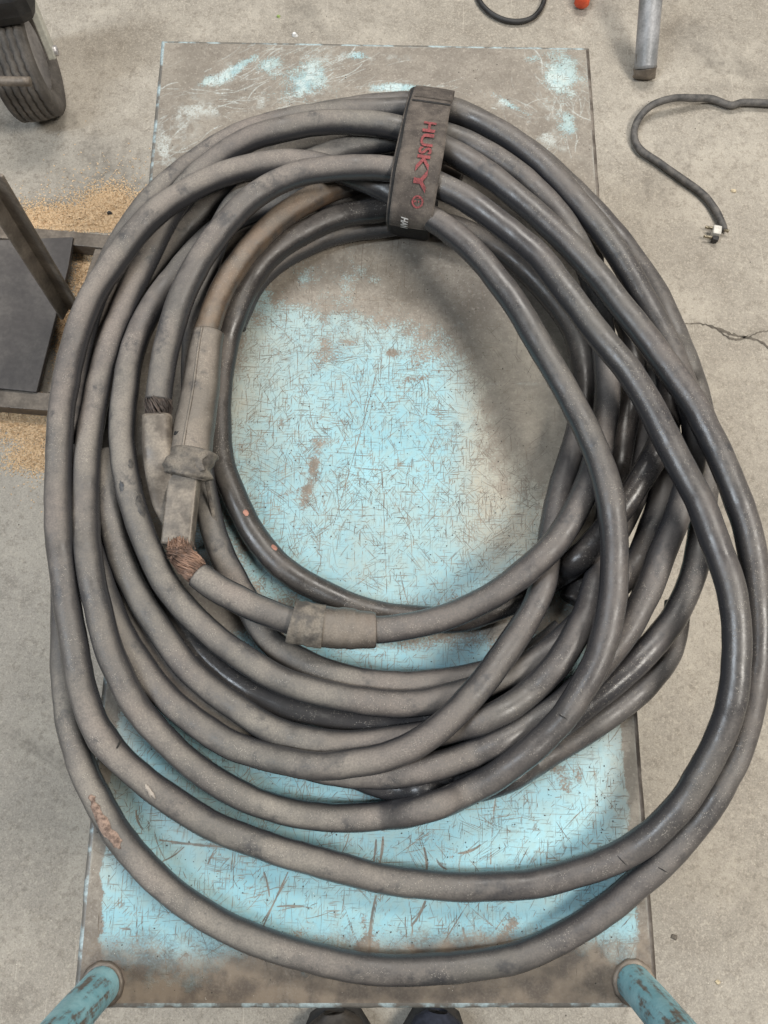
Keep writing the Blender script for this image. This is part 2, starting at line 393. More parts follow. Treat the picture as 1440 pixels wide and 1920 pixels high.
# brown worn border: sides, front strip
edge = np.minimum(GX+CW/2, CW/2-GX)
c -= 1.3*(1-sstep(edge+ (n_mid-.5)*.014, .008, .020))*sstep(V_, 1000, 1250)
front = GY+CL/2
c -= 1.15*(1-sstep(front+(n_mid-.5)*.05+(n_big-.5)*.07 + .012*np.exp(-((U_-370)/110)**2), .0, .085))
c -= .45*gs(1050,1840,200,60,1)
paint = np.clip(c*.9 + (n_mid-.5)*.75 + (n_big-.5)*.3, 0, 1)
top = 1-sstep(V_, 420, 600)
for g in ((560,150,80,45,.62,-.3),(450,125,60,12,.75,-.6),(500,120,50,20,.5,-.3),(1050,140,42,50,.62),(1062,225,26,46,.5),(1000,110,40,14,.4),(962,200,60,10,.5,.55),(1003,290,22,18,.65),
          (670,105,30,12,.55),(760,164,70,9,.7),(395,150,30,10,.5,-.5),(560,190,60,14,.4)):
    paint = np.maximum(paint, np.clip(gs(*g)*1.1+(n_mid-.5)*.9*(gs(*g)>.08), 0, 1))
chalk_sheen = np.zeros_like(GX)  # whitish scuffs and dust; the far light's sheen is painted in here too
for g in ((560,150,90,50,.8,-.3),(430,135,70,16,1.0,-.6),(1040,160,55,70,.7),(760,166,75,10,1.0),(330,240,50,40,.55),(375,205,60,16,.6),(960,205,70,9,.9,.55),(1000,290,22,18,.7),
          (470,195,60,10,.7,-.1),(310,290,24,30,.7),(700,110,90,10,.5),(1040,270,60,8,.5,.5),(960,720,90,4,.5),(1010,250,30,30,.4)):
    chalk_sheen += gs(*g)
chalk_sheen = np.clip(chalk_sheen*(.15+1.3*sstep(n_mid+.6*(n_fin-.5), .40, .72))*(.6+.8*fbm(GX+.5*GY, GY*.2-GX*.2, 60, 91, 3)), 0, 1)
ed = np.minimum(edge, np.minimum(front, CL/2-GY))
chalk_sheen = np.maximum(chalk_sheen, .5*(1-sstep(ed+(n_fin-.5)*.004, .0008, .0026))*sstep(n_mid, .42, .55))  # pale line along the edges, their catch of light painted in
scr = np.zeros_like(GX); pen = np.zeros_like(GX)
dxg = CW/NX; dyg = CL/NY
def stroke(A, B, wd, a, arr=scr, bend=0.0):
    A = np.array(A[:2]); B = np.array(B[:2]); d = B-A; L = np.linalg.norm(d)+1e-9; d = d/L; nn = np.array([-d[1], d[0]])
    pad = wd*2+abs(bend)+.002
    x0, x1 = sorted((A[0],B[0])); y0, y1 = sorted((A[1],B[1]))
    i0 = max(int((x0-pad+CW/2)/dxg),0); i1 = min(int((x1+pad+CW/2)/dxg)+2, NX+1)
    j0 = max(int((y0-pad+CL/2)/dyg),0); j1 = min(int((y1+pad+CL/2)/dyg)+2, NY+1)
    if i0 >= i1 or j0 >= j1: return
    X = GX[j0:j1,i0:i1]-A[0]; Y = GY[j0:j1,i0:i1]-A[1]
    t = np.clip((X*d[0]+Y*d[1])/L, 0, 1); s = X*nn[0]+Y*nn[1]-bend*4*t*(1-t); u = (X*d[0]+Y*d[1])
    over = np.maximum(np.maximum(-u, u-L), 0)
    k = a*np.exp(-((np.hypot(s, over))/(wd*(.7+.3*np.sin(np.pi*np.clip(t,.03,.97)))))**2)
    arr[j0:j1,i0:i1] = np.maximum(arr[j0:j1,i0:i1], k)
def pxs(x, y): p = at(x, y, 0); return (p.x, p.y)
# long scratches read off the cart top
for x0,y0,x1,y1,wd,a in ((714,665,625,985,.0010,.9),(720,790,716,880,.0009,.7),(717,895,727,1145,.0010,.9),(600,770,612,840,.0009,.6),(545,625,580,760,.0009,.6),(620,674,705,668,.0011,.8),
    (700,665,745,640,.0008,.5),(640,800,720,770,.0008,.5),(520,735,578,725,.0010,.7),(585,785,660,790,.0014,.6),(600,800,650,790,.001,.5),(560,895,660,860,.0008,.5),(660,875,720,880,.0016,.7),
    (690,850,740,800,.0009,.6),(650,905,790,850,.0008,.6),(750,1072,770,1145,.0013,.9),(640,1085,780,1090,.0006,.5),(560,1010,620,985,.0013,.6),(575,1050,625,1000,.0010,.6),(590,1075,660,1110,.0009,.6),
    (755,870,815,860,.0008,.5),(810,800,860,790,.0008,.5),(560,1440,555,1500,.001,.6),(655,1555,640,1600,.0014,.9),(495,1635,505,1680,.0018,.9),(540,1635,492,1740,.0018,.9),(705,1575,700,1620,.0026,.9),
    (718,1570,712,1618,.0030,.9),(705,1680,692,1785,.0030,.9),(770,1560,762,1600,.0014,.7),(795,1590,800,1632,.0045,1),(797,1690,772,1735,.0042,1),(765,1680,775,1780,.0012,.8),(760,1720,765,1780,.0012,.8),
    (880,1690,825,1780,.0012,.8),(875,1695,960,1760,.0012,.7),(880,1530,960,1560,.0014,.7),(860,1600,900,1585,.0028,.9),(818,1610,838,1630,.0020,.9),(930,1490,920,1620,.0030,.6),(1118,1440,1120,1600,.0011,.7),
    (960,1550,1080,1563,.0010,.7),(300,1575,480,1590,.0030,.8),(255,1520,268,1555,.0022,.8),(305,1615,345,1588,.0016,.8),(290,1560,310,1612,.0014,.8),(400,1600,390,1620,.002,.9),(480,1660,640,1665,.0009,.6),
    (520,1700,585,1703,.0020,.8),(200,1680,210,1760,.0010,.6),(270,1675,268,1755,.0012,.7),(258,1680,258,1770,.0012,.7),(868,1740,880,1780,.0030,.9),(225,1740,245,1742,.0020,.7),(640,1680,680,1790,.0010,.7),
    (1000,1400,1160,1500,.0008,.4),(860,630,780,560,.0008,.2),(690,1690,640,1750,.001,.5)):
    stroke(pxs(x0,y0), pxs(x1,y1), min(wd*.62, .0017), a*.9, bend=random.uniform(-.002,.002))
    if wd > .0017: stroke((pxs(x0,y0)[0]+.0012, pxs(x0,y0)[1]-.004), (pxs(x1,y1)[0]-.0004, pxs(x1,y1)[1]+.005), .0009, a*.7)
scr *= (.55+.9*n_fin)
for k in range(60):                                          # pale hairlines in the dust
    x = random.uniform(-.28,.28); y = random.uniform(-.1,.58); ang = random.uniform(-.4,.4) if random.random()<.6 else random.uniform(0,3.14); L = random.uniform(.01,.07)
    stroke((x,y), (x+math.cos(ang)*L, y+math.sin(ang)*L), .0005, random.uniform(.3,.7), arr=pen)
for cx, cy, sx, sy, an, n_ in ((450,130,45,28,.60,60),(560,150,60,34,.45,90),(610,120,40,20,.5,40),(1050,150,34,45,-.9,70),(1060,225,22,34,1.4,40),(960,200,50,12,-.5,30),(370,200,50,26,.15,50),(330,270,30,30,.5,40),(760,163,55,6,.05,26),(500,190,60,10,.1,30),(1003,290,16,12,.9,16)):
    for k in range(n_):
        x0, y0 = random.gauss(cx, sx), random.gauss(cy, sy); p0 = pxs(x0, y0); L = random.uniform(.006,.045); a1 = an+random.gauss(0,.25)
        stroke(p0, (p0[0]+math.cos(a1)*L, p0[1]+math.sin(a1)*L), random.choice((.0005,.0007,.0012)), random.uniform(.25,.85), arr=pen, bend=random.uniform(-.12,.12)*L)
pen *= (.4+1.1*n_fin)
chalk_sheen = np.maximum(chalk_sheen*.75, pen)
film = np.clip(.25*(n_big-.3)*2 + 1.1*sstep(U_, 800, 960)*sstep(V_,560,680)*(1-sstep(V_, 880, 1120)) + .12*(1-sstep(V_, 560, 760)) + .25*gs(1010,1010,120,140,1) + .5*gs(430,720,60,160,1), 0, .85)
film = np.maximum(film, .55*(1-sstep(edge, .01, .06))*sstep(V_,1100,1300)); film *= sstep(front, .05, .2); soot = (1-sstep(front, .02, .12))*(.35+.5*n_mid)+.35*gs(1000,1815,200,50,1)
film = np.clip(film*(.6+.8*n_mid), 0, .9)
scr = np.maximum(scr, np.clip(soot,0,.55))
wear = np.stack([paint, np.clip(scr,0,1), chalk_sheen, film], -1).astype(np.float32)
dish = .0005*(fbm(GX, GY, 5, 77, 3)-.5)*sstep(ed, 0, .03)     # slightly dented sheet
vv = np.stack([GX, GY, dish], -1).reshape(-1,3).astype(np.float32)
ii = (np.arange(NY)[:,None]*(NX+1)+np.arange(NX)[None]).reshape(-1)
ff = np.stack([ii, ii+1, ii+NX+2, ii+NX+1], -1).astype(np.int32)
me = bpy.data.meshes.new('table_top'); me.vertices.add(len(vv)); me.vertices.foreach_set('co', vv.ravel())
me.loops.add(ff.size); me.loops.foreach_set('vertex_index', ff.ravel()); me.polygons.add(len(ff))
me.polygons.foreach_set('loop_start', np.arange(0, ff.size, 4, dtype=np.int32)); me.polygons.foreach_set('loop_total', np.full(len(ff), 4, np.int32))
me.polygons.foreach_set('use_smooth', np.ones(len(ff), bool))
me.update(); a = me.attributes.new('wear', 'FLOAT_COLOR', 'POINT'); a.data.foreach_set('color', wear.ravel()); me.materials.append(M['table'])
tt = bpy.data.objects.new('table_top', me); col.objects.link(tt); tt.parent = cart; tt.matrix_parent_inverse = Matrix.Translation(cart.location).inverted()
# scratches and chips: slivers of bare metal in the paint
def paint_at(x, y):
    a_ = int(np.clip((x+CW/2)/dxg, 0, NX)); b_ = int(np.clip((y+CL/2)/dyg, 0, NY)); return paint[b_, a_], dish[b_, a_]
def sliver(V, F, x, y, ang, L, wd, bend):
    n_ = 4; b0 = len(V); d0 = np.array([math.cos(ang), math.sin(ang)]); n0 = np.array([-d0[1], d0[0]])
    for i_ in range(n_+1):
        t_ = i_/n_; p_ = np.array([x, y])+d0*L*t_+n0*(bend*4*t_*(1-t_)); ww = wd*(.25+.75*math.sin(math.pi*(.08+.84*t_)))*random.uniform(.7,1.2)
        if abs(p_[0]) > CW/2-.002 or abs(p_[1]) > CL/2-.002: p_ = np.clip(p_, [-CW/2+.002,-CL/2+.002], [CW/2-.002,CL/2-.002])
        z_ = paint_at(p_[0], p_[1])[1]+.00016
        V.append((p_[0]+n0[0]*ww, p_[1]+n0[1]*ww, z_)); V.append((p_[0]-n0[0]*ww, p_[1]-n0[1]*ww, z_))
        if i_: F.append((b0+2*i_-2, b0+2*i_-1, b0+2*i_+1, b0+2*i_))
M['scratch'] = mat_simple('bare_rusty_scratch', (.10,.08,.062), (.25,.20,.15), 45, (.6,.8), 0, .2)
M['pit'] = mat_simple('black_pit', (.02,.018,.016), (.07,.058,.048), 60, (.7,.9))
SV, SF = [], []; PV, PF = [], []
cnt = 0
while cnt < 6400:
    x = random.uniform(-.295,.295); y = random.uniform(-.585,.3)
    pv = paint_at(x, y)[0]
    if random.random() > (.12+.9*pv)*(1.0 if y > -.12 else .42): continue
    cnt += 1
    ang = random.choice((math.pi/2, math.pi/2, math.pi/2, 0, 0, .8, 2.2, random.uniform(0,math.pi), random.uniform(0,math.pi)))+random.gauss(0,.09)
    L = min(.13, random.expovariate(1/.0085)+.0015)
    sliver(SV, SF, x, y, ang, L, random.choice((.00016,.00018,.00022,.00026,.00034))*(1.0 if L < .03 else .9), random.uniform(-.035,.035)*L)
for k in range(260):                                          # fan scratches that share a direction
    x = random.uniform(-.2,.2); y = random.uniform(-.5,.15); a0 = random.uniform(0, math.pi)
    for m_ in range(random.randint(3,7)): sliver(SV, SF, x+random.gauss(0,.006), y+random.gauss(0,.006), a0+random.gauss(0,.05), random.uniform(.006,.03), .0002, 0)
for k in range(2600):
    x = random.uniform(-.295,.295); y = random.uniform(-.59,.59)
    if random.random() > .25+.75*paint_at(x,y)[0]: continue
    r_ = random.choice((.0003,.0004,.0005,.0007,.0010)); b0 = len(PV); z_ = paint_at(x,y)[1]+.0002; n_ = 6; el = random.uniform(.5,1); a0 = random.uniform(0,3.1)
    for i_ in range(n_):
        a_ = 2*math.pi*i_/n_; u_ = r_*math.cos(a_)*random.uniform(.7,1.3); v_ = r_*el*math.sin(a_)
        PV.append((x+u_*math.cos(a0)-v_*math.sin(a0), y+u_*math.sin(a0)+v_*math.cos(a0), z_))
    PF.append(tuple(range(b0, b0+n_)))
for nm, vs, fs, mt in (('scratch_marks', SV, SF, 'scratch'), ('pit_marks', PV, PF, 'pit')):
    o = mobj(nm, vs, fs, M[mt], cart, smooth=False); o.parent = tt; o.matrix_parent_inverse = Matrix.Identity(4); o['kind'] = 'stuff'
# rolled rim and apron round the top
hw, hl = CW/2, CL/2
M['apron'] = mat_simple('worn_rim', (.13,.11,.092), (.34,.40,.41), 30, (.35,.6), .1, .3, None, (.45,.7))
M['apron_lit'] = mat_simple('lit_blue_rim', (.15,.14,.125), (.37,.46,.48), 34, (.35,.6), .05, .3, None, (.46,.60))  # worn blue paint, made paler to paint in light caught by these edges
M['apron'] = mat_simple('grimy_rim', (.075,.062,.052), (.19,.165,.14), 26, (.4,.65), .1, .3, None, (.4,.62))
for nm, a_, b_ in (('apron', (-hw,-hl), (hw,-hl)), ('apron', (hw,-hl), (hw,hl)), ('apron', (hw,hl), (-hw,hl)), ('apron', (-hw,hl), (-hw,-hl))):
    a_ = np.array(a_+(0,)); b_ = np.array(b_+(0,)); d = (b_-a_)/np.linalg.norm(b_-a_); out = np.array([d[1], -d[0], 0])
    V = []; F = []; n = 60
    prof = [(0,0),(.0022,-.0004),(.0042,-.0016),(.0055,-.0040),(.0055,-.042),(.001,-.042)]
    for i in range(n+1):
        p = a_+(b_-a_)*i/n; wob = RNG.normal(0,.00018)
        mit = d*(1 if i == n else (-1 if i == 0 else 0))
        for o_, z_ in prof: V.append(p+out*(o_+wob*(o_ > .001))+mit*max(o_,0)+np.array([0,0,z_]))
        if i:
            for k in range(5): F.append(((i-1)*6+k, i*6+k, i*6+k+1, (i-1)*6+k+1))
    mobj(nm, V, F, M['apron_lit' if (out[0] < -.5 or abs(out[1]) > .5) else 'apron'], cart)
for sx in (-1,1):
    for sy in (-1,1):
        x, y = sx*(hw-.03), sy*(hl-.035)
        box('leg', (x, y, (ZF+.11-.004)/2-.002), .038, .038, -(ZF+.11)-.006, M['edge'], cart)
        cs = mobj('caster', *box_geo((x, y, ZF+.085), .03, .05, .045), M['steel'], cart, smooth=False, bevel=.003)
        P = [(x-.016, y, ZF+.05), (x+.016, y, ZF+.05)]
        tb = tube_geo(np.linspace(P[0], P[1], 5), [.042,.049,.05,.049,.042], seg=28, up=(0,1,0))
        mobj('wheel', tb[0].tolist(), tb[1], M['tyre'], cs)
box('lower_shelf', (0,0,ZF+.16), CW-.08, CL-.10, .008, M['edge'], cart)
# tubular push handle rising from the two front corners
pl = at(192, 1846, 0); pr = at(1188, 1842, 0)
pts = [(pl.x,pl.y,.002),(pl.x-.001,pl.y-.002,.05),(pl.x-.002,pl.y-.006,.11),(pl.x-.002,pl.y-.012,.2),(pl.x,pl.y-.024,.32),(pl.x+.03,pl.y-.036,.385),(pl.x+.1,pl.y-.04,.40),
       (pr.x-.1,pr.y-.04,.40),(pr.x-.03,pr.y-.036,.385),(pr.x,pr.y-.024,.32),(pr.x+.002,pr.y-.012,.2),(pr.x+.002,pr.y-.006,.11),(pr.x+.001,pr.y-.002,.05),(pr.x,pr.y,.002)]
tube('handle', spline(pts, 10),   .0185, M['edge'], cart, seg=32, jitter=.006, up=(.02,1,.02))
for p in (pl, pr):
    V = []; F = []; n = 40; m = 8
    for i in range(n):
        a1 = 2*math.pi*i/n; R1 = .0188; rr = .0036*(1+.10*math.sin(a1*11)+.15*random.random())
        for j in range(m):
            a2 = 2*math.pi*j/m
            V.append((p.x+math.cos(a1)*(R1+rr*math.cos(a2)), p.y+math.sin(a1)*(R1+rr*math.cos(a2)), .001+rr*.9*math.sin(a2)))
            F.append((i*m+j, ((i+1)%n)*m+j, ((i+1)%n)*m+(j+1)%m, i*m+(j+1)%m))
    mobj('weld_bead', V, F, M['steel'], cart)

